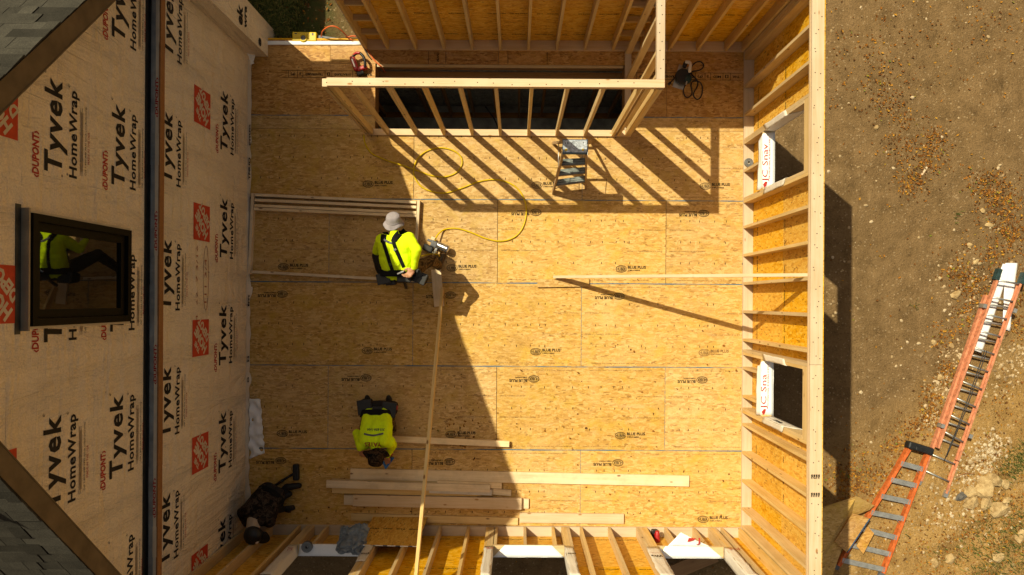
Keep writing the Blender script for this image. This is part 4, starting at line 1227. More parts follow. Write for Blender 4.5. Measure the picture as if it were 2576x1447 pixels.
# nail gun and its hose
ng = empty('nail_gun', at(1098, 615), 'silver and black air nail gun lying by the standing worker', 'nail gun')
G = frame(at(1098, 615, 0.10), at(1130, 625, 0.1) - at(1085, 605, 0.1), (0, 0, 1))
m = MB(); m.lathe([(0, -0.02), (0.05, -0.02), (0.054, 0.0), (0.054, 0.11), (0.058, 0.115), (0.058, 0.15), (0.05, 0.165), (0.02, 0.17), (0, 0.17)], 20, Matrix.Translation((0.03, 0, 0.02)) @ Matrix.Rotation(R(90), 4, 'Y')); m.build('cylinder', M_STEEL, ng, G)
m = MB(); m.box((-0.03, -0.01, 0.01), (0.09, 0.09, 0.08), ch=0.015); m.box((-0.10, 0.01, 0.0), (0.09, 0.035, 0.05), ch=0.008); m.build('nose', M_GREYP, ng, G)
m = MB(); m.box((-0.09, -0.10, -0.02), (0.15, 0.10, 0.09), ch=0.02); m.build('magazine', M_BLK, ng, G)
m = MB(); m.box((0.03, -0.10, 0.03), (0.035, 0.10, 0.06), ch=0.006); m.box((-0.02, -0.125, -0.03), (0.07, 0.02, 0.04), ch=0.004); m.build('trigger_guard', M_STEEL, ng, G)
m = MB(); m.box((-0.075, 0.055, 0.01), (0.06, 0.05, 0.05), ch=0.008); m.build('depth_guide', M_OLD, ng, G)
m = MB(); m.box((0.02, -0.17, -0.03), (0.045, 0.14, 0.06), ch=0.012); m.build('handle', M_BLK, ng, G)
hose_px = [(915, 340), (917, 356), (925, 374), (938, 388), (960, 398), (985, 408), (1015, 417), (1040, 426), (1065, 435), (1090, 443), (1120, 445), (1148, 434), (1162, 413), (1158, 393), (1138, 378), (1105, 372), (1072, 381), (1050, 400), (1041, 425), (1044, 448), (1063, 472), (1095, 484), (1125, 485), (1165, 472), (1205, 457), (1245, 452), (1282, 461), (1308, 482), (1322, 512), (1323, 545), (1312, 578), (1290, 599), (1258, 607), (1222, 600), (1185, 585), (1150, 575), (1120, 577), (1102, 590), (1093, 607)]
hp = []
for i, (x, y) in enumerate(hose_px):
    z = 0.014
    if i in (8, 17): z = 0.03 if i == 17 else 0.012
    if i > 36: z = 0.04 * (i - 35)
    hp.append(at(x, y, z))
m = MB(); m.tube(smooth_path(hp, 5), 0.0115, 8); m.build('air_hose', M_HOSE, label='yellow air hose looping across the floor to the nail gun', cat='hose')
m = MB(); m.tube(smooth_path([at(1058, 645, 0.3), at(1080, 640, 0.33), at(1100, 640, 0.30), at(1106, 645, 0.26)], 5), 0.010, 6)
m.build('hose_end', M_HOSE, label='short yellow strap end hanging beside the camouflage trouser leg', cat='strap')

# red saw, its cord, yellow tool behind the doorway
rs = empty('jigsaw', at(900, 155), 'red cordless jigsaw with black grip lying near the doorway', 'jigsaw')
G = frame(at(902, 157, 0.07), at(908, 178, 0.07) - at(893, 138, 0.07), (0, 0, 1))
m = MB(); m.box((0.0, -0.06, 0.0), (0.22, 0.075, 0.10), ch=0.02); m.box((0.10, 0.02, 0.0), (0.06, 0.15, 0.08), ch=0.018); m.build('body', M_REDP, rs, G)
m = MB(); m.tube(smooth_path([(-0.09, -0.05, 0.03), (-0.11, 0.01, 0.05), (-0.09, 0.07, 0.06), (-0.02, 0.10, 0.06), (0.06, 0.09, 0.05), (0.11, 0.06, 0.03)], 4), 0.02, 10); m.build('grip', M_BLK, rs, G)
m = MB(); m.tube(smooth_path([(-0.10, -0.03, 0.035), (-0.115, 0.02, 0.055), (-0.09, 0.075, 0.067)], 4), 0.021, 10); m.build('grip_cover', M_REDP, rs, G)
m = MB(); m.box((0.15, -0.03, -0.02), (0.07, 0.10, 0.07), ch=0.012); m.build('battery', M_BLK, rs, G)
m = MB(); text_into(m, Matrix.Translation((-0.07, -0.085, 0.052)) , 0, s='SAW', width=0.0001, cap=0.0001) if False else m.box((0.0, -0.07, 0.052), (0.12, 0.018, 0.003)); m.build('badge', M_ALU, rs, G)
m = MB()
m.tube(smooth_path([at(808, 92, 0.0), at(812, 78, 0.16), at(828, 67, 0.24), at(846, 68, 0.24), at(864, 82, 0.15), at(876, 96, 0.05), at(886, 101, 0.03)], 6), 0.010, 7)
m.tube(smooth_path([at(871, 95, 0.05), at(886, 91, 0.05), at(905, 93, 0.05), at(912, 100, 0.03), at(917, 112, 0.03), at(924, 124, 0.02), at(936, 144, 0.02), at(948, 158, 0.015), at(960, 168, 0.01), at(966, 178, -0.2), at(972, 186, -0.5)], 6), 0.010, 7)
m.build('orange_lead', M_CORD, label='orange extension cord curving from the yellow tool past the red jigsaw', cat='lead')
m = MB(); m.tube(smooth_path([at(912, 103, 0.03), at(914, 118, 0.02), at(925, 138, 0.02), at(931, 146, 0.04)], 5), 0.008, 6); m.build('black_lead', M_BLK, label='short black lead plugged into the cord by the doorway', cat='cable')
yt = empty('yellow_tool', at(770, 92, -0.2), 'yellow bench tool with round handle and grey tapered arm outside the doorway', 'power tool')
G = frame(at(764, 96, -0.05), (1, -0.01, 0), (0, 0, 1)) @ Matrix.Scale(0.68, 4)
m = MB(); m.box((0.04, 0, -0.05), (0.52, 0.20, 0.30), ch=0.02); m.build('housing', M_YEL, yt, G)
m = MB(); m.lathe([(0.055, 0.09), (0.085, 0.09), (0.092, 0.105), (0.075, 0.118), (0.055, 0.105)], 22, Matrix.Translation((0.02, -0.03, 0))); m.build('round_handle', M_YEL, yt, G)
m = MB(); m.lathe([(0, 0.098), (0.055, 0.098)], 20, Matrix.Translation((0.02, -0.03, 0.003))); m.box((0.04, -0.035, 0.105), (0.05, 0.03, 0.01)); m.build('handle_recess', M_GREYP, yt, G)
m = MB(); m.box((0.22, 0.05, 0.101), (0.03, 0.05, 0.006)); m.box((-0.14, 0.06, 0.101), (0.05, 0.02, 0.006)); m.build('switch_plate', M_BLK, yt, G)
m = MB(); m.prism([(0.30, 0.06, -0.02), (0.78, -0.005, -0.02), (0.78, -0.10, -0.02), (0.30, -0.10, -0.02)], (0, 0, 1), 0.05); m.box((0.345, -0.02, 0.032), (0.05, 0.1, 0.006)); m.build('tapered_arm', M_GREYP, yt, G)
m = MB(); m.box((0.45, -0.02, 0.033), (0.09, 0.035, 0.004)); m.box((0.40, -0.02, 0.034), (0.012, 0.12, 0.004)); m.build('arm_label', M_BLU, yt, G)
m = MB()
for sx in (-0.18, 0.26):
    for sy in (-0.07, 0.07): m.box((sx, sy, -0.28), (0.04, 0.04, 0.2))
m.build('foot', M_BLK, yt, G)

# circular saw with its cord
sw = empty('circular_saw', at(1718, 195), 'black circular saw with white handle and loosely looped cord in the shade', 'circular saw')
def sp(x, y, z): return at((2480 + x * 0.13825) / 1.4907, (200 + y * 0.13825) / 1.4907, z)
q0, q1 = sp(650, 400, 0.1), sp(560, 700, 0.1)
G = frame((q0 + q1) / 2, q1 - q0, (0, 0, 1))
m = MB(); m.lathe([(0, -0.035), (0.10, -0.035), (0.11, -0.02), (0.11, 0.02), (0.10, 0.035), (0, 0.035)], 26, Matrix.Translation((0.045, 0, 0)), smooth=False); m.build('blade_guard', M_BLK, sw, G)
m = MB(); m.box((0.06, 0.08, 0.0), (0.11, 0.10, 0.10), ch=0.03); m.build('motor', M_GRN, sw, G)
m = MB(); m.tube(smooth_path([(-0.03, 0.07, 0.05), (-0.06, 0.055, 0.08), (-0.12, 0.045, 0.085), (-0.15, 0.02, 0.07), (-0.15, -0.03, 0.05)], 4), 0.024, 10); m.build('handle', M_FLAP, sw, G)
m = MB(); m.box((-0.12, -0.02, 0.02), (0.09, 0.06, 0.07), ch=0.02); m.build('grip', M_BLK, sw, G)
m = MB(); m.box((0.03, -0.01, -0.085), (0.34, 0.16, 0.006)); m.box((0.14, 0.07, 0.055), (0.05, 0.02, 0.02), ch=0.004); m.build('shoe', M_ALU, sw, G)
cpx = [(700, 620), (730, 740), (690, 800), (640, 880), (600, 990), (610, 1090), (660, 1180), (730, 1195), (800, 1150), (830, 1060), (820, 960), (805, 880), (830, 790), (900, 755), (990, 760), (1070, 810), (1115, 930), (1105, 1080), (1060, 1200), (980, 1250), (900, 1200), (870, 1110), (900, 1030), (960, 930), (990, 830), (970, 740), (900, 650), (830, 580), (790, 480), (810, 390), (880, 290), (980, 230), (1080, 240), (1145, 310), (1120, 400), (1030, 460), (900, 485), (800, 500), (740, 530), (600, 480), (540, 490), (440, 590), (340, 690), (240, 800), (205, 840)]
m = MB(); m.tube(smooth_path([sp(x, y, 0.012 + (0.012 if i in (25, 26, 37, 38) else 0) + (0.08 if i < 1 else 0)) for i, (x, y) in enumerate(cpx)], 4), 0.0085, 6); m.build('power_cord', M_BLK, sw)
m = MB(); m.tube([sp(250, 790, 0.016), sp(195, 850, 0.016)], [0.014, 0.02], 8); m.build('plug', M_BLK, sw)

# ------------------------------------------------------------------ small step ladder on the floor
sl_ = empty('step_ladder', at(1440, 420), 'small blue topped step ladder standing open in the striped shadows', 'step ladder')
ZT = 1.2
ta, tb = at(1415, 369, ZT), at(1478, 369, ZT)
fa, fb = at(1391, 484, 0.0), at(1473, 472, 0.0)
ra, rb = at(1391, 360, 0.0), at(1489, 360, 0.0)
def lerp(a, b_, t): return a * (1 - t) + b_ * t
m = MB(); m.box((0, 0, 0), (tb.x - ta.x, 0.18, 0.035), ch=0.008); m.box((0, -0.086, -0.025), (tb.x - ta.x, 0.012, 0.06)); m.box((0, 0.086, -0.02), (tb.x - ta.x, 0.01, 0.05)); m.build('top_cap', [M_BLU], sl_, Matrix.Translation((ta + tb) / 2))
m = MB(); m.box((0, 0, 0.0185), (tb.x - ta.x - 0.02, 0.155, 0.003)); m.build('top_tread', M_BLUL, sl_, Matrix.Translation((ta + tb) / 2))
for (x, y, r) in ((-0.115, -0.045, 0.017), (0.10, -0.045, 0.016)):
    m = MB(); m.lathe([(0, 0.0205), (r, 0.0205)], 14, Matrix.Translation((x, y, 0))); m.build('tool_hole', M_YEL, sl_, Matrix.Translation((ta + tb) / 2))
m = MB(); m.lathe([(0.048, 0.0203), (0.051, 0.0203)], 30, Matrix.Translation((0, 0.015, 0)))
for (x, y) in ((-0.125, 0.04), (-0.095, 0.04), (0.105, 0.045)): m.lathe([(0, 0.0205), (0.008, 0.0205)], 10, Matrix.Translation((x, y, 0)))
m.build('moulded_ring', M_BLK, sl_, Matrix.Translation((ta + tb) / 2))
fta, ftb = ta + Vector((0.012, -0.07, -0.03)), tb + Vector((-0.012, -0.07, -0.03))
for p, q in ((fta, fa), (ftb, fb)): board('front_rail', p, q, 0.075, 0.026, M_WOODR, sl_, up=(1, 0, 0))
rta, rtb = ta + Vector((0.02, 0.07, -0.03)), tb + Vector((-0.02, 0.07, -0.03))
for p, q in ((rta, ra), (rtb, rb)): board('rear_leg', p, q, 0.04, 0.022, M_WOODR, sl_, up=(1, 0, 0))
for t in (0.30, 0.9): board('rear_crossbar', lerp(rta, ra, t), lerp(rtb, rb, t), 0.03, 0.02, M_WOODR, sl_)
for t in (0.25, 0.5, 0.76):
    p, q = lerp(fta, fa, t), lerp(ftb, fb, t)
    off = Vector((0, 0.012, 0))
    board('step', p + off + Vector((0.01, 0, 0)), q + off - Vector((0.01, 0, 0)), 0.085, 0.022, M_TREAD, sl_)
    board('step_nosing', p + off + Vector((0.01, -0.047, 0.0)), q + off - Vector((0.01, 0.047, 0.0)), 0.010, 0.03, M_WOODR, sl_)
    for k in (-0.02, 0.01): board('tread_rib', p + off + Vector((0.02, k, 0.0125)), q + off + Vector((-0.02, k, 0.0125)), 0.004, 0.004, M_ALU, sl_)
for sgn, p, q in ((1, lerp(fta, fa, 0.78), lerp(fta, fa, 0.92)), (-1, lerp(ftb, fb, 0.78), lerp(ftb, fb, 0.92))):
    m = MB(); m.tube([p + Vector((sgn * 0.16, 0, 0)), q], 0.006, 5); m.build('brace', M_ALU, sl_)
for p, q in ((lerp(fta, fa, 0.45), lerp(rta, ra, 0.45)), (lerp(ftb, fb, 0.45), lerp(rtb, rb, 0.45))):
    m = MB(); m.tube([p, q], 0.006, 5); m.build('spreader', M_ALU, sl_)

# ------------------------------------------------------------------ ladders in the yard
def gz(px, py, dz=0.0):
    p = at(px, py, GZ + 0.03)
    return Vector((p.x, p.y, GZ + 0.05 + dz))
el = empty('extension_ladder', gz(2420, 970), 'long faded orange extension ladder lying on the stony earth', 'ladder')
la, lb = gz(2466, 742, 0.10), gz(2307, 1206, 0.06)
rb_, ra_ = gz(2373, 1238, 0.06), gz(2541, 752, 0.10)
def rails(a0, a1, b0_, b1, dz, name, mt):
    for p, q, s in ((a0, a1, 1), (b0_, b1, -1)):
        d = (q - p).normalized()
        sd = Vector((-d.y, d.x, 0)) * s
        board(name, p + Vector((0, 0, dz)), q + Vector((0, 0, dz)), 0.008, 0.08, mt, el)
        for k in (-0.037, 0.037): board(name, p + sd * 0.017 + Vector((0, 0, dz + k)), q + sd * 0.017 + Vector((0, 0, dz + k)), 0.034, 0.006, mt, el)
dl = (lb - la).normalized()
shift = -0.37
ia, ib = la + dl * shift + Vector((0.045, 0, 0)), lb + dl * (shift - 0.25) + Vector((0.045, 0, 0))
ja, jb = ra_ + dl * shift - Vector((0.045, 0, 0)), rb_ + dl * (shift - 0.25) - Vector((0.045, 0, 0))
rails(la, lb, ra_, rb_, 0, 'base_rail', M_FIBF)
rails(ia, ib, ja, jb, 0.075, 'fly_rail', M_FIBF)
L = (lb - la).length
for k in range(12):
    t = (0.16 + 0.305 * k) / L
    if t > 0.99: break
    m = MB(); m.tube([lerp(la, lb, t), lerp(ra_, rb_, t)], 0.017, 8); m.build('rung', M_ALU, el)
L2 = (ib - ia).length
for k in range(12):
    t = (0.10 + 0.305 * k) / L2
    if t > 0.98: break
    m = MB(); m.tube([lerp(ia, ib, t) + Vector((0, 0, 0.075)), lerp(ja, jb, t) + Vector((0, 0, 0.075))], 0.017, 8); m.build('rung', M_ALU, el)
for p in (ia, ja):
    board('end_boot', p + Vector((0, 0, 0.075)) - dl * 0.10, p + Vector((0, 0, 0.075)) + dl * 0.10, 0.07, 0.10, M_GRN, el)
for p in (lb, rb_):
    board('foot', p - dl * 0.05, p + dl * 0.07, 0.07, 0.05, M_ALU, el)
for t in (0.06, 0.70):
    for a_, b__ in ((la, lb), (ra_, rb_)):
        board('bracket', lerp(a_, b__, t) - dl * 0.035 + Vector((0, 0, 0.06)), lerp(a_, b__, t) + dl * 0.035 + Vector((0, 0, 0.06)), 0.06, 0.13, M_ALU, el)
m = MB()
q0 = lerp(lerp(la, lb, 0.28), lerp(ra_, rb_, 0.28), 0.5); q1 = lerp(lerp(la, lb, 0.86), lerp(ra_, rb_, 0.86), 0.45)
up_ = Vector((0, 0, 0.1))
m.tube(smooth_path([q0 + up_, lerp(q0, q1, 0.5) + up_ + Vector((0.01, 0, 0.01)), q1 + up_], 6), 0.007, 5)
m.tube(smooth_path([q0 + up_ + Vector((0.04, 0, 0)), lerp(q0, q1, 0.5) + up_ + Vector((0.05, 0, 0)), q1 + up_ + Vector((0.05, 0.1, 0))], 6), 0.007, 5)
m.build('hoist_rope', M_BLK, el)
# white trim coil pieces
sheet('white_trim_piece', [gz(2518, 826, 0.015), gz(2537, 833, 0.015), gz(2556, 662, 0.02), gz(2526, 662, 0.02)], M_WHT, None, 6, 12, 0.01, 5, 1.0, th=0.004, edge=0.012, label='long bent strip of white trim metal beside the top of the extension ladder', cat='trim strip')
sheet('white_trim_piece', [gz(2440, 878, 0.01), gz(2467, 888, 0.01), gz(2541, 665, 0.012), gz(2520, 664, 0.012)], M_WHT, None, 6, 14, 0.008, 5, 2.0, th=0.004, label='narrow white trim strip running under the rungs of the extension ladder', cat='trim strip')
m = MB(); m.tube(smooth_path([gz(2455, 1078, 0.0), gz(2480, 1100, 0.0), gz(2492, 1128, 0.0), gz(2489, 1165, 0.0), gz(2497, 1188, 0.0), gz(2512, 1220, 0.0)], 6), 0.010, 6); m.build('black_cable', M_BLK, label='black cable trailing over the earth beside the extension ladder', cat='cable')
m = MB(); m.tube(smooth_path([gz(2445, 1165, 0.0), gz(2462, 1155, 0.01), gz(2480, 1140, 0.0), gz(2500, 1150, 0.0)], 5), 0.008, 5); m.tube(smooth_path([gz(2400, 1200, 0.0), gz(2425, 1190, 0.02), gz(2450, 1192, 0.0)], 4), 0.007, 5); m.build('twig', M_CEDAR, label='thin forked twig on the earth below the black cable', cat='twig')

ol = empty('step_ladder', gz(2260, 1280), 'bright orange step ladder with black top lying on the ground near leaning boards', 'step ladder')
A0, B0 = gz(2276, 1126, 0.10), gz(2322, 1140, 0.10)
A1, B1 = gz(2103, 1418, 0.06), gz(2211, 1434, 0.10)
for p, q in ((A0, A1), (B0, B1)):
    d = (q - p).normalized(); sd = Vector((-d.y, d.x, 0))
    board('rail', p, q, 0.045, 0.075, M_FIBO, ol)
    for k in (-0.026, 0.026): board('rail_flange', p + sd * k, q + sd * k, 0.006, 0.095, M_FIBO, ol)
for p, q in ((A0, A1), (B0, B1)):
    p2, q2 = p + Vector((0.03, 0.03, -0.1)), q + Vector((0.05, 0.05, -0.08))
    board('rear_rail', p2, q2, 0.03, 0.05, M_FIBO, ol)
m = MB(); Gc = frame((A0 + B0) / 2 + Vector((0.02, 0.07, 0.01)), B0 - A0, (0, 0, 1))
m.box((0, 0, 0), ((B0 - A0).length + 0.12, 0.13, 0.16), ch=0.03); m.box((0, -0.02, 0.085), ((B0 - A0).length * 0.6, 0.06, 0.02), ch=0.008); m.build('top_cap', M_BLK, ol, Gc)
for t in (0.12, 0.26, 0.40, 0.54, 0.68, 0.82, 0.95):
    p, q = lerp(A0, A1, t), lerp(B0, B1, t + (0.02 if t > .6 else 0))
    up_ = Vector((0, 0, 0.03))
    board('step', p + up_, q + up_, 0.085, 0.025, M_ALU, ol)
    for k in (-0.03, 0.0, 0.03):
        dd = (q - p).normalized(); sd = Vector((-dd.y, dd.x, 0)) * k
        board('tread_rib', p + up_ + sd + Vector((0, 0, 0.014)), q + up_ + sd + Vector((0, 0, 0.014)), 0.006, 0.004, M_ALU, ol)
    if t > 0.05:
        m = MB(); m.tube([lerp(q, p, 0.28) + up_, lerp(B0, B1, t + 0.055)], 0.008, 5); m.build('brace', M_ALU, ol)
board('foot', B1 - Vector((0, 0, 0.02)), B1 + (B1 - B0).normalized() * 0.08 - Vector((0, 0, 0.02)), 0.085, 0.06, M_GREYP, ol)
board('foot', A1 - Vector((0, 0, 0.02)), A1 + (A1 - A0).normalized() * 0.08 - Vector((0, 0, 0.02)), 0.085, 0.06, M_GREYP, ol)

# boards leaning outside the lower right corner
def slab(name, pts, mt, label, th=0.016, cat='panel', edge=None):
    e = empty(name, pts[0], label, cat, 'panels outside the corner')
    m = MB(); m.prism(pts, (0, 0, -1), th); m.build('panel', mt, e)
    if edge is not None:
        a_, b__ = Vector(pts[edge]), Vector(pts[(edge + 1) % len(pts)])
        d = (b__ - a_).normalized(); sd = d.cross(Vector((0, 0, 1)))
        c = sum((Vector(p) for p in pts), Vector()) / len(pts)
        if sd.dot(a_ - c) < 0: sd = -sd
        board('painted_edge', a_ + sd * 0.006, b__ + sd * 0.006, 0.012, th * 1.4, M_BLU, e)
slab('osb_sheet', [at(2050, 1282, -1.66), at(2157, 1249, -1.71), at(2200, 1272, -1.91), at(2188, 1283, -1.96), at(2145, 1300, -1.96), at(2095, 1447, -1.96), at(2040, 1447, -1.76)], M_OSB, 'large yellow board sheet lying half in the wall shadow at the corner')
slab('osb_sheet', [at(2146, 1292, -1.81), at(2187, 1304, -1.86), at(2130, 1390, -1.88), at(2100, 1362, -1.84)], M_OSB2, 'brown board with a blue painted edge leaning over the yellow sheet', edge=1)
slab('osb_sheet', [at(2183, 1325, -1.92), at(2199, 1342, -1.92), at(2172, 1394, -1.96), at(2155, 1374, -1.96)], M_OSB2, 'small brown board square beside the lowest steps of the orange ladder')
board('scaffold_plank', at(1655, 1455, GZ + 0.4), at(1800, 1395, GZ + 0.4), 0.24, 0.05, M_BAS, label='dark plank outside the sunlit window of the bottom wall', cat='plank')

# ------------------------------------------------------------------ people
def capsule(mb, p0, r0, p1, r1, n=14):
    p0, p1 = Vector(p0), Vector(p1)
    d = p1 - p0
    L = max(d.length, 1e-4)
    z = d.normalized() if d.length > 1e-5 else Vector((0, 0, 1))
    x = z.orthogonal().normalized(); y = z.cross(x)
    prof = []
    for k in range(7): a = -math.pi / 2 + math.pi / 2 * k / 6; prof.append((r0 * math.cos(a), r0 * math.sin(a)))
    for k in range(7): a = math.pi / 2 * k / 6; prof.append((r1 * math.cos(a), L + r1 * math.sin(a)))
    M = Matrix((x, y, z)).transposed().to_4x4(); M.translation = p0
    prof[0] = (1e-4, prof[0][1]); prof[-1] = (1e-4, prof[-1][1])
    b = len(mb.v)
    mb.lathe(prof, n, M)
    e = b + (len(prof) - 1) * n
    mb.f.append(tuple(b + k for k in reversed(range(n)))); mb.m.append(0); mb.sm.append(True)
    mb.f.append(tuple(e + k for k in range(n))); mb.m.append(0); mb.sm.append(True)

def body(prims, mats, parent, wrinkle, voxel=0.0075):
    """one continuous surface grown round tapered limbs; every patch takes the cloth of the limb below it"""
    mb = MB()
    for (p0, r0, p1, r1, k) in prims: capsule(mb, p0, r0, p1, r1)
    tmp = mb.build('body_tmp', M_SKIN)
    md = tmp.modifiers.new('r', 'REMESH'); md.mode = 'VOXEL'; md.voxel_size = voxel
    sm = tmp.modifiers.new('s', 'SMOOTH'); sm.iterations = 5; sm.factor = 0.5
    dg = bpy.context.evaluated_depsgraph_get()
    me = bpy.data.meshes.new_from_object(tmp.evaluated_get(dg))
    bpy.data.objects.remove(tmp)
    me.name = 'body'
    nv = len(me.vertices)
    co = np.empty(nv * 3); me.vertices.foreach_get('co', co); co = co.reshape(-1, 3)
    no = np.empty(nv * 3); me.vertices.foreach_get('normal', no); no = no.reshape(-1, 3)
    best = np.full(nv, 1e9); idx = np.zeros(nv, int)
    for (p0, r0, p1, r1, k) in prims:
        a, d = np.array(p0), np.array(p1) - np.array(p0)
        t = np.clip(((co - a) @ d) / max(1e-9, d @ d), 0, 1)
        q = np.linalg.norm(co - (a + t[:, None] * d), axis=1) - (r0 + (r1 - r0) * t)
        mk = q < best
        best[mk] = q[mk]; idx[mk] = k
    for i in range(nv):
        w = wrinkle[idx[i]]
        if w:
            p = Vector(co[i])
            co[i] += no[i] * w * (noise.noise(p * 11) * 0.6 + noise.noise(Vector((p.x * 8, p.y * 22, p.z * 14))) * 0.7)
    me.vertices.foreach_set('co', co.ravel())
    me.materials.clear()
    for m_ in mats: me.materials.append(m_)
    vi = np.array([p.vertices[0] for p in me.polygons])
    me.polygons.foreach_set('material_index', idx[vi].astype(np.int32))
    me.polygons.foreach_set('use_smooth', np.ones(len(me.polygons), bool))
    me.update()
    o = link('body', me, parent)
    bv = BVHTree.FromPolygons([Vector(c) for c in co], [tuple(p.vertices) for p in me.polygons])
    return o, bv

def drop(bv, x, y, z0=3.0):
    h = bv.ray_cast(Vector((x, y, z0)), Vector((0, 0, -1)))
    return h[0] if h[0] is not None else None

def ribbon(mb, bv, path, width, lift=0.006, sub=6, zmin=0.3):
    pts = smooth_path([Vector((p[0], p[1], 0)) for p in path], sub)
    rows_ = []
    for i, p in enumerate(pts):
        t = (pts[min(i + 1, len(pts) - 1)] - pts[max(i - 1, 0)]).normalized()
        s_ = Vector((-t.y, t.x, 0))
        w = width if not callable(width) else width(i / (len(pts) - 1))
        r_ = []
        for k in (-1, -0.4, 0.4, 1):
            q = p + s_ * w / 2 * k
            h = drop(bv, q.x, q.y)
            if h is None or h.z < zmin: h = Vector((q.x, q.y, rows_[-1][1].z - lift if rows_ else 1.0))
            r_.append(Vector((q.x, q.y, h.z + lift)))
        rows_.append(r_)
    V = [q for r_ in rows_ for q in r_]
    n1 = len(V)
    F = [(4 * i + k, 4 * i + k + 1, 4 * i + 5 + k, 4 * i + 4 + k) for i in range(len(rows_) - 1) for k in range(3)]
    mb.add(V + [q - Vector((0, 0, 0.005)) for q in V], F + [tuple(a + n1 for a in reversed(f)) for f in F] +
           [(4 * i, 4 * i + 4, 4 * i + 4 + n1, 4 * i + n1) for i in range(len(rows_) - 1)] + [(4 * i + 7, 4 * i + 3, 4 * i + 3 + n1, 4 * i + 7 + n1) for i in range(len(rows_) - 1)], 0, True)

def bucket_hat(parent, c, axis, mat, size=1.0, droop=1.0, brim=0.15):
    M = frame(c, Vector(axis).orthogonal(), axis) @ Matrix.Scale(size, 4)
    m = MB()
    n = 32
    prof = [(0.002, 0.112), (0.045, 0.111), (0.076, 0.103), (0.088, 0.086), (0.094, 0.05), (0.100, 0.008), (0.103, 0.0), (0.118, -0.014 * droop), (brim - 0.012, -0.032 * droop), (brim, -0.040 * droop), (brim - 0.003, -0.046 * droop), (brim - 0.02, -0.036 * droop), (0.10, -0.010)]
    b = len(m.v)
    for (r, z) in prof:
        for k in range(n):
            a = 2 * math.pi * k / n
            wv = 0.012 * noise.noise(Vector((math.cos(a) * 1.6, math.sin(a) * 1.6, 4.0))) * (r / 0.1) + (0.014 * math.sin(3 * a + 1) if r > 0.11 else 0)
            rr = r * (1 + 0.05 * noise.noise(Vector((math.cos(a) * 2, math.sin(a) * 2, z * 14))))
            m.v.append(tuple(M @ Vector((rr * math.cos(a), rr * math.sin(a) * 1.06, z + (wv if z < 0.09 else wv * 0.4)))))
    for i in range(len(prof) - 1):
        for k in range(n):
            k2 = (k + 1) % n
            m.f.append((b + i * n + k, b + i * n + k2, b + (i + 1) * n + k2, b + (i + 1) * n + k)); m.m.append(0); m.sm.append(True)
    h = m.build('bucket_hat', mat, parent)
    m = MB()
    m.lathe([(0.1025, 0.004), (0.1045, 0.006), (0.1035, 0.024), (0.1005, 0.026)], n, M); m.build('hat_band', mat, h)
    return h

def belt(parent, c, ax, side, hw, hd, w, mat):
    c, ax, side = Vector(c), Vector(ax).normalized(), Vector(side).normalized()
    up = ax.cross(side)
    n = 40
    m = MB()
    V = []
    for k in range(n):
        a = 2 * math.pi * k / n
        for (s_, e) in ((-w / 2, 0), (w / 2, 0), (w / 2, -0.012), (-w / 2, -0.012)):
            V.append(c + side * (hw + e) * math.cos(a) + up * (hd + e) * math.sin(a) + ax * s_)
    m.add(V, [(4 * k + j, 4 * k + (j + 1) % 4, 4 * ((k + 1) % n) + (j + 1) % 4, 4 * ((k + 1) % n) + j) for k in range(n) for j in range(4)])
    return m.build('tool_belt', mat, parent)

def pouch(parent, c, d, rz, tilt=0.0, mat=None):
    M = Matrix.Translation(Vector(c)) @ Matrix.Rotation(rz, 4, 'Z') @ Matrix.Rotation(tilt, 4, 'X')
    m = MB(); m.box((0, 0, 0), d, ch=min(d) * 0.28)
    o = m.build('pouch', mat or M_NYL, parent, M)
    m = MB(); m.box((0, 0, d[2] / 2 - 0.01), (d[0] * 1.04, d[1] * 1.04, 0.03), ch=0.008); m.build('pouch_rim', M_BLK, o, M)
    return o

def hand(pr, wrist, palm, dirv, side, k, curl, sc=1.0):
    """palm, four fingers of unequal length and a thumb from the side of the palm"""
    wrist, palm, d, s_ = Vector(wrist), Vector(palm), Vector(dirv).normalized(), Vector(side).normalized()
    c = Vector(curl).normalized()
    pr.append((wrist, 0.028 * sc, palm, 0.026 * sc, k))
    for o in (-0.024, 0.0, 0.024): pr.append((palm + s_ * o * sc, 0.019 * sc, palm + d * 0.045 * sc + s_ * o * sc, 0.015 * sc, k))
    for i, (o, L) in enumerate(((-0.030, 0.036), (-0.010, 0.042), (0.011, 0.040), (0.031, 0.031))):
        b0_ = palm + d * 0.052 * sc + s_ * o * sc
        b1 = b0_ + (d * 0.8 + c * 0.6).normalized() * L * sc
        b2 = b1 + (d * 0.15 + c).normalized() * L * 0.8 * sc
        pr.append((b0_, 0.0115 * sc, b1, 0.0105 * sc, k)); pr.append((b1, 0.0105 * sc, b2, 0.009 * sc, k))
    t0_ = palm - d * 0.01 * sc - s_ * 0.030 * sc
    t1__ = t0_ + (d * 0.6 - s_ * 0.6 + c * 0.3).normalized() * 0.045 * sc
    pr.append((t0_, 0.015 * sc, t1__, 0.012 * sc, k)); pr.append((t1__, 0.012 * sc, t1__ + (d * 0.8 + c * 0.5).normalized() * 0.032 * sc, 0.010 * sc, k))

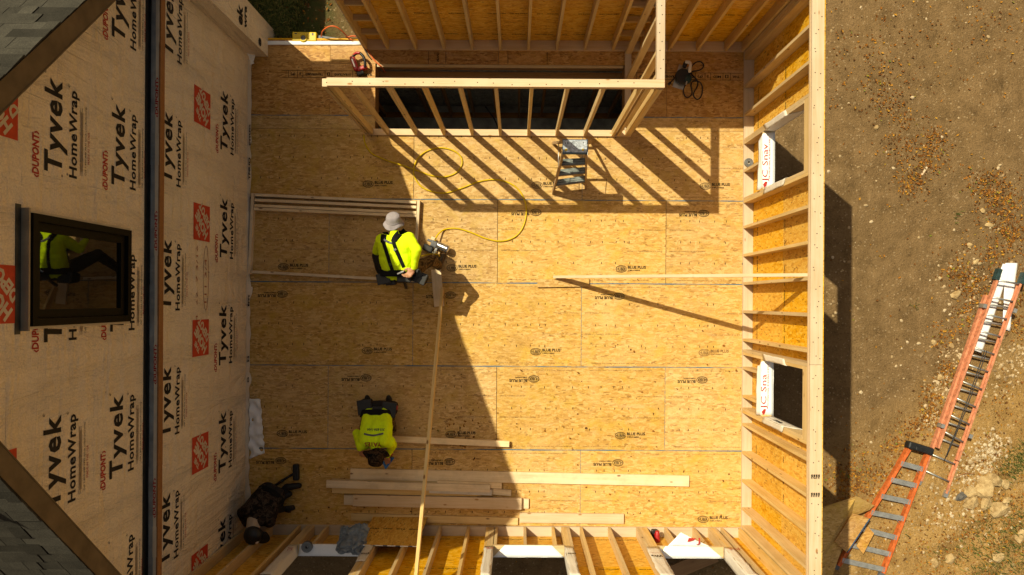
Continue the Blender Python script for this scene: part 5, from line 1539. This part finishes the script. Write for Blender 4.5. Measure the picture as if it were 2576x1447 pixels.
def head(pr, c, face, top, k):
    c, f, t = Vector(c), Vector(face).normalized(), Vector(top).normalized()
    s_ = f.cross(t).normalized()
    pr.append((c + t * 0.045 - f * 0.02, 0.088, c + t * 0.02 + f * 0.015, 0.085, k))
    pr.append((c - t * 0.02 + f * 0.02, 0.07, c - t * 0.085 + f * 0.05, 0.042, k))
    pr.append((c - t * 0.02 + f * 0.095, 0.012, c - t * 0.035 + f * 0.112, 0.016, k))
    for q in (-1, 1):
        pr.append((c + s_ * 0.088 * q - t * 0.01, 0.014, c + s_ * 0.092 * q - t * 0.045, 0.012, k))
        pr.append((c + s_ * 0.034 * q + f * 0.088 + t * 0.012, 0.013, c + s_ * 0.036 * q + f * 0.088 + t * 0.012, 0.013, k))
    pr.append((c - t * 0.062 + f * 0.085 - s_ * 0.02, 0.011, c - t * 0.062 + f * 0.085 + s_ * 0.02, 0.011, k))

V3 = Vector
# ---- standing worker bent over, seen from behind
pw = empty('person', at(1010, 680), 'bending worker in lime shirt, black suspenders and grey bucket hat, hand behind the back', 'person')
pr = []
LIM, SKN, PNT, BOO, PN2 = 0, 1, 2, 3, 4
pel, wai, che = at(1003, 688, 0.92), at(1000, 655, 1.02), at(996, 617, 1.10)
for o in (-0.115, 0.0, 0.115):
    pr.append((pel + V3((o * 0.8, 0.02, 0)), 0.115, wai + V3((o, 0, 0)), 0.125, LIM))
    pr.append((wai + V3((o, 0, 0)), 0.125, che + V3((o * 1.05, 0, 0)), 0.122, LIM))
pr.append((pel + V3((-0.09, 0, -0.06)), 0.125, pel + V3((0.09, 0, -0.06)), 0.125, PNT))
shl, shr = at(960, 604, 1.06), at(1028, 600, 1.12)
pr.append((che + V3((-0.08, 0.03, 0)), 0.10, shl, 0.085, LIM)); pr.append((che + V3((0.08, 0.03, 0)), 0.10, shr, 0.085, LIM))
nk = at(992, 586, 1.13)
pr.append((che + V3((0, 0.06, 0.02)), 0.085, nk, 0.062, LIM))
hd = at(991, 560, 1.10)
pr.append((nk, 0.056, hd, 0.056, SKN))
head(pr, hd, (0.12, 0.55, -0.75), (0.05, 0.80, 0.58), SKN)
elr, wrr = at(1048, 628, 1.27), at(1042, 671, 1.13)
pr.append((shr, 0.082, elr, 0.062, LIM)); pr.append((elr, 0.062, wrr, 0.043, LIM))
hand(pr, wrr, at(1035, 682, 1.11), (-0.5, -0.8, 0.05), (0.8, -0.5, 0.2), SKN, (-0.7, 0.25, 0.5), 1.12)
ell, wrl = at(948, 632, 0.84), at(965, 610, 0.62)
pr.append((shl, 0.08, ell, 0.06, LIM)); pr.append((ell, 0.058, wrl, 0.042, LIM))
hand(pr, wrl, at(968, 604, 0.56), (0.3, 0.5, -0.8), (1, 0, 0.3), SKN, (0.5, 0.2, -0.6))
hpr, knr, anr = at(1028, 684, 0.84), at(1085, 655, 0.50), at(1102, 666, 0.10)
pr.append((hpr, 0.105, knr, 0.078, PN2)); pr.append((knr, 0.078, anr, 0.058, PN2))
pr.append((anr + V3((0, 0, -0.045)), 0.05, anr + V3((0.07, 0.13, -0.055)), 0.042, BOO)); pr.append((anr, 0.052, anr + V3((0, -0.03, -0.05)), 0.05, BOO))
hpl, knl, anl = at(980, 684, 0.84), at(950, 645, 0.50), at(955, 678, 0.10)
pr.append((hpl, 0.105, knl, 0.078, PNT)); pr.append((knl, 0.078, anl, 0.058, PNT))
pr.append((anl + V3((0, 0, -0.045)), 0.05, anl + V3((-0.03, 0.14, -0.055)), 0.042, BOO)); pr.append((anl, 0.052, anl + V3((0, -0.03, -0.05)), 0.05, BOO))
_, bv = body(pr, [M_LIME, M_SKIN, M_PANTS, M_BOOT, M_CAMO], pw, [0.008, 0, 0.006, 0, 0.012])
bucket_hat(pw, hd + V3((0.0, 0.015, 0.03)), (0.02, 0.72, 0.70), M_HAT, 0.95, 1.1, 0.138)
def z1p(x, y): return at((1300 + x * 0.34554) / 1.4907, (750 + y * 0.34554) / 1.4907, 1.16)
sus = MB()
ribbon(sus, bv, [z1p(*q) for q in ((395, 335), (400, 400), (410, 470), (440, 580), (465, 690), (485, 770))], lambda t: 0.078 if t < 0.38 else 0.046)
ribbon(sus, bv, [z1p(*q) for q in ((620, 318), (560, 380), (520, 450), (540, 540), (580, 640), (612, 730))], lambda t: 0.082 if t < 0.42 else 0.048)
so = sus.build('suspenders', M_NYL, pw)
sus = MB(); ribbon(sus, bv, [z1p(*q) for q in ((410, 430), (450, 455), (500, 475))], 0.028, 0.012); sus.build('cross_strap', M_GREYP, so)
sus = MB(); ribbon(sus, bv, [z1p(*q) for q in ((525, 535), (536, 552))], 0.04, 0.012); sus.build('buckle', M_ALU, so)
sus = MB(); ribbon(sus, bv, [z1p(*q) for q in ((462, 685), (472, 712))], 0.03, 0.012); sus.build('buckle', M_GRN, so)
tb_ = belt(pw, pel + V3((0, 0.01, 0)), (0, 1, 0.1), (1, 0, 0), 0.262, 0.16, 0.085, M_NYL)
pouch(tb_, at(968, 702, 0.86), (0.17, 0.14, 0.24), 0.2); pouch(tb_, at(1060, 700, 0.84), (0.16, 0.15, 0.24), -0.4); pouch(tb_, at(985, 708, 0.80), (0.12, 0.10, 0.22), 0.1); pouch(tb_, at(1050, 690, 0.90), (0.12, 0.10, 0.16), 0.4)
pouch(tb_, at(1018, 700, 0.96), (0.18, 0.10, 0.12), 0.0)
m = MB(); m.box((0, 0, 0), (0.10, 0.022, 0.018), ch=0.004); m.build('tool_clip', M_STEEL, pw, frame(at(1008, 686, 1.09), (1, 0.45, 0), (0, 0, 1)))
board('hammer_handle', at(1015, 700, 1.0), at(1022, 724, 0.72), 0.035, 0.03, M_BLK, pw)

# ---- kneeling worker marking a board
pk = empty('person', at(945, 1070), 'kneeling worker in lime hooded shirt and camouflage bucket hat marking a board', 'person')
pr = []
pel, wai, che = at(948, 1042, 0.42), at(947, 1072, 0.56), at(944, 1104, 0.66)
for o in (-0.10, 0.0, 0.10):
    pr.append((pel + V3((o * 0.9, 0, 0)), 0.115, wai + V3((o, 0, 0)), 0.12, LIM)); pr.append((wai + V3((o, 0, 0)), 0.12, che + V3((o * 1.1, 0, 0)), 0.118, LIM))
pr.append((pel + V3((-0.10, 0.06, -0.06)), 0.12, pel + V3((0.10, 0.06, -0.06)), 0.12, PNT))
shl, shr = at(910, 1118, 0.64), at(980, 1112, 0.64)
pr.append((che, 0.105, shl, 0.082, LIM)); pr.append((che, 0.105, shr, 0.082, LIM))
nk, hd = at(945, 1128, 0.70), at(947, 1146, 0.68)
pr.append((che + V3((0, -0.05, 0.02)), 0.09, nk, 0.065, LIM)); pr.append((nk, 0.056, hd, 0.056, SKN))
head(pr, hd, (0, -0.55, -0.8), (0, -0.85, 0.5), SKN)
ell, wrl = at(898, 1090, 0.44), at(905, 1128, 0.16)
pr.append((shl, 0.08, ell, 0.062, LIM)); pr.append((ell, 0.06, wrl, 0.043, LIM))
hand(pr, wrl, wrl + V3((0.03, -0.06, -0.05)), (0.3, -0.8, -0.4), (1, 0.3, 0), SKN, (0.3, -0.3, -0.8))
elr, wrr = at(988, 1120, 0.40), at(975, 1145, 0.16)
pr.append((shr, 0.08, elr, 0.06, LIM)); pr.append((elr, 0.06, wrr, 0.043, LIM))
hand(pr, wrr, wrr + V3((-0.01, -0.06, -0.05)), (0, -0.8, -0.4), (1, 0, 0), SKN, (-0.3, -0.3, -0.8))
for sx, kx in ((-1, 918), (1, 984)):
    hp_, kn_, an_ = pel + V3((0.10 * sx, 0.02, -0.05)), at(kx, 1078, 0.085), at(kx - sx * 6, 1022, 0.07)
    pr.append((hp_, 0.11, kn_, 0.082, PN2)); pr.append((kn_, 0.075, an_, 0.055, PN2))
    pr.append((an_, 0.05, an_ + V3((0, 0.10, -0.01)), 0.045, BOO)); pr.append((an_ + V3((0, 0.09, 0)), 0.045, an_ + V3((0, 0.13, 0.02)), 0.035, BOO))
_, bv = body(pr, [M_LIME, M_SKIN, M_PANTS, M_BBOOT, M_CAMO], pk, [0.008, 0, 0.006, 0, 0.008])
bucket_hat(pk, hd + V3((0, -0.015, 0.03)), (0.02, -0.82, 0.57), M_CAMOD, 1.06, 0.9, 0.165)
tb_ = belt(pk, pel + V3((0, 0.0, 0)), (0, 1, -0.35), (1, 0, 0), 0.235, 0.15, 0.08, M_NYL)
pouch(tb_, at(921, 1022, 0.36), (0.19, 0.20, 0.24), 0.12); pouch(tb_, at(982, 1028, 0.36), (0.19, 0.20, 0.24), -0.12); pouch(tb_, at(951, 1034, 0.44), (0.13, 0.13, 0.16), 0)
m = MB(); m.box((0, 0, 0), (0.03, 0.06, 0.06), ch=0.01); m.build('red_tool', M_REDP, pk, Matrix.Translation(at(998, 1026, 0.40)))
def on_back(name, s, px0, px1, py, cap, mat, bend=0.0, **k):
    a, c = at(px1, py, 0.75), at(px0, py, 0.75)
    co, fs = text_geo(s, (a - c).length, cap, **k)
    mb = MB(); V = []
    for p in co:
        x, y = a.x - p[0], a.y - p[1]
        h = drop(bv, x, y)
        V.append((x, y, (h.z if h is not None else 0.75) + 0.004))
    mb.add(V, fs); mb.build(name, mat, pk)
on_back('lettering', '303-838-1000', 922, 966, 1079, 0.035, M_GRN, bold=0.02, res=1)
on_back('lettering', 'YATES', 918, 960, 1113, 0.06, M_RED, bold=0.03)
mb = MB(); ribbon(mb, bv, [at(917, 1090, 0.7), at(940, 1094, 0.7), at(966, 1089, 0.7)], 0.022, 0.004); mb.build('printed_band', M_GREYP, pk)
# tape measure and square
tm = empty('tape_measure', at(980, 1140), 'orange and black tape measure by the kneeling worker', 'tape measure')
m = MB(); m.box((0, 0, 0), (0.05, 0.085, 0.07), ch=0.014); m.build('case', M_BLK, tm, Matrix.Translation(at(980, 1140, 0.037)))
for dx in (-0.032, 0.032):
    m = MB(); m.box((0, 0, 0), (0.022, 0.078, 0.064), ch=0.009); m.build('grip_panel', M_CORD, tm, Matrix.Translation(at(980, 1140, 0.037) + V3((dx, 0, 0))))
sq = empty('speed_square', at(975, 1160), 'bright blue triangular speed square on the floor beside the camouflage hat', 'square')
a_, b__, c_ = at(957, 1153, 0.004), at(992, 1153, 0.004), at(970, 1182, 0.004)
ctr = (a_ + b__ + c_) / 3
m = MB()
I = [ctr + (q - ctr) * 0.45 for q in (a_, b__, c_)]
O = [a_, b__, c_]
for i in range(3):
    j = (i + 1) % 3
    m.prism([O[i], O[j], I[j], I[i]], (0, 0, 1), 0.006)
m.build('plate', M_SQ, sq)
board('fence', a_ + V3((0, 0.006, 0.012)), b__ + V3((0, 0.006, 0.012)), 0.012, 0.03, M_SQ, sq)

# ---- crouching worker in the shade of the house wall
pd = empty('person', at(660, 1270), 'crouching worker in dark camouflage clothes and black cap in the shaded corner', 'person')
pr = []
pel, wai, che = at(684, 1240, 0.44), at(664, 1268, 0.58), at(646, 1294, 0.68)
sdv = (che - pel).normalized(); sd = V3((-sdv.y, sdv.x, 0)).normalized()
for o in (-0.10, 0.0, 0.10):
    pr.append((pel + sd * o * 0.8, 0.11, wai + sd * o, 0.115, LIM)); pr.append((wai + sd * o, 0.115, che + sd * o * 1.05, 0.112, LIM))
pr.append((pel - sd * 0.07, 0.115, pel + sd * 0.07, 0.115, PNT))
shl, shr = che + sd * 0.19 + V3((0, -0.02, -0.02)), che - sd * 0.17 + V3((0, -0.02, -0.02))
pr.append((che, 0.10, shl, 0.078, LIM)); pr.append((che, 0.10, shr, 0.078, LIM))
nk, hd = at(634, 1318, 0.76), at(636, 1338, 0.80)
pr.append((che, 0.085, nk, 0.06, LIM)); pr.append((lerp(che, nk, 0.7), 0.085, lerp(nk, hd, 0.6), 0.088, 5))
head(pr, hd, (0.1, -0.6, -0.75), (0.2, -0.8, 0.5), SKN)
ell = at(690, 1285, 0.30); wrl = at(712, 1281, 0.10)
pr.append((shl, 0.075, ell, 0.058, LIM)); pr.append((ell, 0.056, wrl, 0.044, BOO)); hand(pr, wrl, wrl + V3((0.04, 0.0, -0.02)), (1, 0.05, -0.2), (0, 1, 0), BOO, (0.5, 0, -0.8))
elr = at(606, 1290, 0.36); wrr = at(616, 1318, 0.14)
pr.append((shr, 0.075, elr, 0.058, LIM)); pr.append((elr, 0.056, wrr, 0.042, LIM)); hand(pr, wrr, wrr + V3((0.02, -0.05, -0.04)), (0.2, -0.8, -0.4), (1, 0, 0), SKN, (0, -0.3, -0.8))
for kn_, an_, toe in ((at(690, 1262, 0.09), at(722, 1226, 0.08), at(752, 1222, 0.055)), (at(700, 1268, 0.09), at(712, 1250, 0.09), at(728, 1243, 0.05))):
    pr.append((pel, 0.10, kn_, 0.075, PNT)); pr.append((kn_, 0.07, an_, 0.055, PNT)); pr.append((an_, 0.052, toe, 0.042, BOO))
_, bv = body(pr, [M_CAMOB, M_SKIN, M_PANTS, M_BBOOT, M_CAMOB, M_GAIT], pd, [0.009, 0, 0.007, 0, 0, 0.004])
M = frame(hd + V3((0.02, -0.03, 0.03)), V3((0.75, -0.5, -0.2)), V3((0.2, -0.45, 0.85))) @ Matrix.Scale(1.18, 4)
m = MB(); m.lathe([(0.002, 0.10), (0.05, 0.095), (0.085, 0.07), (0.103, 0.03), (0.107, -0.015), (0.10, -0.02)], 28, M); cp = m.build('cap', M_BLK, pd)
m = MB()
P_ = []
for k in range(13):
    a = -1.1 + 2.2 * k / 12
    P_ += [M @ V3((0.10 * math.cos(a), 0.10 * math.sin(a), -0.005)), M @ V3((0.10 * math.cos(a) + 0.09 * math.cos(a * 0.8), 0.105 * math.sin(a), -0.02 - 0.01 * math.cos(a)))]
m.add(P_ + [p - M.to_3x3() @ V3((0, 0, 0.004)) for p in P_], [(2 * k, 2 * k + 1, 2 * k + 3, 2 * k + 2) for k in range(12)] + [(2 * k + 28, 2 * k + 26, 2 * k + 27, 2 * k + 29) for k in range(12)], 0, True); m.build('cap_visor', M_BLK, cp)
m = MB(); m.lathe([(0, 0), (0.02, 0.0)], 12, M @ Matrix.Translation((0.075, 0.0, 0.082)) @ Matrix.Rotation(R(40), 4, 'Y')); m.build('cap_badge', M_PAPER, cp)
belt(pd, pel + (che - pel) * 0.1, che - pel, sd, 0.20, 0.14, 0.06, M_NYL)
sh = empty('sledge_hammer', at(740, 1190), 'black hammer lying on the floor in front of the crouching worker', 'hammer')
m = MB(); m.box((0, 0, 0), (0.085, 0.235, 0.08), ch=0.018); m.build('hammer_head', M_BLK, sh, Matrix.Translation(at(745, 1188, 0.045)) @ Matrix.Rotation(R(2), 4, 'Z'))
m = MB(); m.tube([at(741, 1190, 0.045), at(712, 1208, 0.03), at(685, 1226, 0.03)], [0.016, 0.017, 0.021], 8); m.build('handle', M_BBOOT, sh)
m = MB(); m.tube([at(712, 1208, 0.03), at(708, 1210.5, 0.03)], 0.022, 8); m.build('grip_ring', M_GRN, sh)

# ------------------------------------------------------------------ rocks, rubble, leaves, grass
def rock(px, py, w, h, ang, label, mt=M_ROCK, flat=0.5, name='rock'):
    p = at(px, py, GZ + 0.05)
    p.z = ground_z(p.x, p.y)
    bm = bmesh.new()
    bmesh.ops.create_icosphere(bm, subdivisions=2, radius=1)
    sd_ = rnd.uniform(0, 50)
    for v in bm.verts:
        d = v.co.normalized()
        f = 1 + 0.55 * noise.noise(d * 1.3 + V3((sd_, 0, 0))) + 0.3 * noise.noise(d * 3.5 + V3((0, sd_, 0)))
        # chip flat facets
        for fn in range(7):
            nn = V3((math.sin(sd_ + fn * 2.1), math.cos(sd_ * 1.3 + fn * 1.7), math.sin(fn * 1.1 + sd_))).normalized()
            lim = 0.68 + 0.12 * math.sin(fn * 3 + sd_)
            if d.dot(nn) * f > lim: f = lim / d.dot(nn)
        v.co = V3((d.x * f * w / 2, d.y * f * h / 2, d.z * f * min(w, h) / 2 * flat))
    me = bpy.data.meshes.new('rock'); bm.to_mesh(me); bm.free()
    me.materials.append(mt)
    link(name, me, None, Matrix.Translation(p + V3((0, 0, min(w, h) * 0.12))) @ Matrix.Rotation(ang, 4, 'Z'), label=label, cat='rock', group='rocks in the yard')
for a_ in ((2470, 1225, 0.42, 0.46, 0.3, 'largest pale sandstone slab of the rock heap'), (2440, 1235, 0.30, 0.26, 0.5, 'pale rock at the upper left of the heap'), (2435, 1262, 0.30, 0.28, 1.0, 'squarish pale rock at the lower left of the heap'),
           (2470, 1262, 0.20, 0.34, -0.4, 'narrow slanting rock wedged in the middle of the heap'), (2503, 1280, 0.44, 0.33, 0.4, 'broad rounded rock at the bottom of the heap'), (2525, 1216, 0.24, 0.2, -0.5, 'small pale rock at the right of the heap'), (2532, 1258, 0.16, 0.13, 0.1, 'smallest pale stone right of the heap'),
           (2492, 1205, 0.3, 0.3, 0.2, 'pale rock at the top of the heap'), (2497, 1396, 0.26, 0.22, 0.3, 'single rounded rock among the weeds below the heap'), (2387, 1405, 0.22, 0.2, 0.3, 'pale stone right of the orange ladder foot, upper of the pair'), (2346, 1413, 0.16, 0.18, 0.8, 'pale stone near the orange ladder foot, lower of the pair'),
           (2563, 1345, 0.3, 0.24, 0.8, 'low rock at the border of the photograph below the heap'), (2407, 742, 0.2, 0.18, 0.2, 'angular tan rock left of the top of the long ladder'), (2442, 618, 0.12, 0.16, 0.4, 'small tan stone above the ladder'), (2476, 530, 0.1, 0.1, 0, 'lone tan stone high up in the yard'),
           (2493, 566, 0.2, 0.1, 0.0, 'flat tan stone near the top right border'), (2350, 862, 0.12, 0.12, 0.2, 'small round stone beside leaves left of the ladder'), (2394, 870, 0.11, 0.12, 0.2, 'pale cube-like stone close to the ladder rail'), (2366, 950, 0.15, 0.14, 0.9, 'tan stone in the gravel just left of the ladder middle'), (2205, 320, 0.11, 0.09, 0.2, 'small tan rock alone on the bare earth'), (2455, 660, 0.14, 0.12, 0.5, 'small tan stone left of the white trim tip')):
    rock(*a_)
rock(2414, 1247, 0.22, 0.19, 0.3, 'dark grey stone at the left side of the rock heap', M_DROCK, 0.4)

def scatter_pos(n, fn):
    out = []
    while len(out) < n:
        p = fn()
        if p is not None: out.append(p)
    return out
def cluster(px, py, sp_):
    return lambda: at(rnd.gauss(px, sp_), rnd.gauss(py, sp_), GZ)
LEAFC = [(2330, 395, 32, 260), (2350, 340, 14, 60), (2275, 300, 20, 60), (2240, 370, 25, 60), (2290, 455, 22, 150), (2160, 190, 60, 90), (2240, 130, 80, 120), (2210, 230, 40, 110), (2225, 270, 20, 60), (2400, 90, 70, 60), (2520, 60, 50, 60), (2480, 470, 28, 240), (2520, 510, 28, 260), (2545, 580, 22, 220), (2500, 640, 40, 220),
         (2400, 690, 20, 120), (2440, 710, 24, 190), (2480, 760, 14, 70), (2430, 800, 22, 130), (2370, 850, 18, 90), (2385, 940, 18, 160), (2345, 1010, 20, 170), (2330, 1060, 16, 130), (2290, 1085, 20, 110), (2245, 1120, 18, 90), (2230, 1180, 16, 60), (2150, 1200, 40, 330), (2110, 1215, 30, 220), (2210, 1215, 30, 160), (2300, 1330, 60, 130), (2480, 1140, 60, 160), (2540, 1300, 60, 420), (2450, 1380, 80, 420), (2330, 1400, 50, 130), (2560, 830, 20, 90), (2570, 750, 15, 90), (2520, 1000, 30, 60)]
def leaves(positions, mat, name, s0, s1, label, cat, zf, kind='stuff'):
    V, F = [], []
    for p in positions:
        z = zf(p)
        if z is None: continue
        L = rnd.uniform(s0, s1); w = L * rnd.uniform(0.4, 0.75); a = rnd.uniform(0, 6.28)
        u, v = V3((math.cos(a), math.sin(a), rnd.uniform(-0.5, 0.5))), V3((-math.sin(a), math.cos(a), rnd.uniform(-0.5, 0.5)))
        c = V3((p.x, p.y, z + 0.01 + rnd.random() * 0.015))
        b = len(V)
        V += [c - u * L / 2, c - v * w / 2 + V3((0, 0, rnd.uniform(0, 0.012))), c + u * L / 2, c + v * w / 2 + V3((0, 0, rnd.uniform(0, 0.012))), c - V3((0, 0, 0.006))]
        F += [(b, b + 1, b + 4), (b + 1, b + 2, b + 4), (b + 2, b + 3, b + 4), (b + 3, b, b + 4)]
    mb = MB(); mb.v = [tuple(q) for q in V]; mb.f = F; mb.m = [0] * len(F); mb.sm = [False] * len(F)
    me = bpy.data.meshes.new(name); me.from_pydata(mb.v, [], mb.f); me.materials.append(mat)
    return link(name, me, None, None, label=label, cat=cat, kind=kind)
def onground(p):
    if p.x < XRO + 0.05 and YBO - 0.05 < p.y < YTO + 0.05: return None
    return ground_z(p.x, p.y)
pos = []
for (px, py, sp_, n) in LEAFC: pos += scatter_pos(n, cluster(px, py, sp_))
pos += [at(rnd.uniform(2060, 2600), rnd.uniform(-40, 1480), GZ) for _ in range(300)]
pos += [at(rnd.uniform(680, 840), rnd.uniform(-30, 110), -0.3) for _ in range(70)]
pos += [at(rnd.uniform(1200, 1900), rnd.uniform(1380, 1500), GZ) for _ in range(60)]
leaves(pos, M_LEAF, 'fallen_leaves', 0.025, 0.06, 'dry orange brown leaves scattered over the yard', 'leaves', onground)
# leaves and crumbs on the deck
pos = []
for (px, py, sp_, n) in ((1180, 1060, 60, 40), (1160, 1085, 30, 26), (1950, 880, 40, 4), (1450, 1085, 40, 10), (1560, 980, 140, 14), (1000, 1290, 60, 20), (1700, 1240, 120, 10), (1250, 1000, 60, 10), (1620, 930, 150, 10), (1780, 1150, 60, 5), (1470, 900, 80, 6), (850, 1290, 60, 10)):
    pos += scatter_pos(n, cluster2 := (lambda px=px, py=py, sp_=sp_: (lambda q: q if XH + .1 < q.x < XR - .05 and YB + .05 < q.y < 2.3 else None)(at(rnd.gauss(px, sp_), rnd.gauss(py, sp_), 0))))
leaves(pos, M_LEAF, 'deck_litter', 0.016, 0.045, 'few dry leaves and crumbs lying on the subfloor', 'leaves', lambda p: 0.0)

def stones(positions, mat, name, s0, s1, label):
    bm = bmesh.new(); bmesh.ops.create_icosphere(bm, subdivisions=1, radius=1)
    bv_ = np.array([v.co[:] for v in bm.verts]); bf = [tuple(v.index for v in f.verts) for f in bm.faces]; bm.free()
    V, F = [], []
    for p in positions:
        z = onground(p)
        if z is None: continue
        s_ = s0 + (s1 - s0) * rnd.random() ** 2.2
        sc = np.array([rnd.uniform(0.6, 1.1), rnd.uniform(0.6, 1.1), rnd.uniform(0.35, 0.7)]) * s_
        j = 1 + np.array([[rnd.uniform(-0.25, 0.25)] for _ in range(len(bv_))])
        a = rnd.uniform(0, 6.28); ca, sa = math.cos(a), math.sin(a)
        q = bv_ * j * sc
        q = np.stack([q[:, 0] * ca - q[:, 1] * sa + p.x, q[:, 0] * sa + q[:, 1] * ca + p.y, q[:, 2] + z], 1)
        b = len(V); V += q.tolist(); F += [tuple(i + b for i in f) for f in bf]
    me = bpy.data.meshes.new(name); me.from_pydata(V, [], F); me.materials.append(mat)
    link(name, me, None, None, label=label, cat='gravel', kind='stuff')
pos = [at(rnd.uniform(2060, 2600), rnd.uniform(-40, 1480), GZ) for _ in range(450)]
for (px, py, sp_, n) in ((2420, 690, 30, 70), (2470, 720, 25, 60), (2400, 900, 22, 110), (2370, 980, 22, 190), (2340, 1050, 16, 110), (2560, 900, 26, 130), (2520, 960, 30, 130), (2430, 790, 20, 60), (2450, 1250, 60, 160), (2300, 1250, 70, 120), (2390, 1330, 80, 150), (830, 60, 25, 40)):
    pos += scatter_pos(n, cluster(px, py, sp_))
stones(pos, M_PEB, 'gravel', 0.006, 0.042, 'small tan stones strewn over the bare earth')
pos = []
for (px, py, sp_, n) in ((2480, 1130, 24, 170), (2455, 1165, 26, 170), (2430, 1190, 20, 110), (2500, 1110, 20, 90), (2345, 1290, 45, 70), (2400, 1290, 30, 60)):
    pos += scatter_pos(n, cluster(px, py, sp_))
stones(pos, M_CHALK, 'rubble', 0.008, 0.04, 'pale crumbled rubble above the rock heap')
# weeds
V, F = [], []
def blades(px, py, sp_, n, h0, h1, zg=GZ):
    for _ in range(n):
        p = at(rnd.gauss(px, sp_), rnd.gauss(py, sp_), zg)
        z = onground(p)
        if z is None: continue
        h = rnd.uniform(h0, h1); a = rnd.uniform(0, 6.28); l = rnd.uniform(0.3, 1.1) * h
        w = rnd.uniform(0.003, 0.008)
        d = V3((math.cos(a), math.sin(a), 0)); s_ = V3((-d.y, d.x, 0)) * w
        b = len(V)
        q = V3((p.x, p.y, z))
        V.extend([q - s_, q + s_, q + d * l * 0.45 + V3((0, 0, h * 0.75)) + s_ * 0.8, q + d * l * 0.45 + V3((0, 0, h * 0.75)) - s_ * 0.8, q + d * l + V3((0, 0, h * 0.8))])
        F.extend([(b, b + 1, b + 2, b + 3), (b + 3, b + 2, b + 4)])
for c in ((2560, 1150, 22, 260), (2535, 1180, 20, 160), (2480, 1340, 40, 260), (2530, 1400, 50, 400), (2440, 1420, 40, 200), (2560, 1310, 30, 200), (2340, 1385, 30, 50), (2500, 1290, 25, 60), (2300, 770, 6, 14), (2410, 540, 10, 14)): blades(*c, 0.02, 0.10)
for k in range(60): blades(rnd.uniform(650, 745), rnd.uniform(-30, 105), 14, 60, 0.03, 0.12, -0.3)
me = bpy.data.meshes.new('weeds'); me.from_pydata([tuple(q) for q in V], [], F); me.materials.append(M_GRASS)
link('weeds', me, None, None, label='sparse green weeds and grass at the edges of the yard', cat='weeds', kind='stuff')
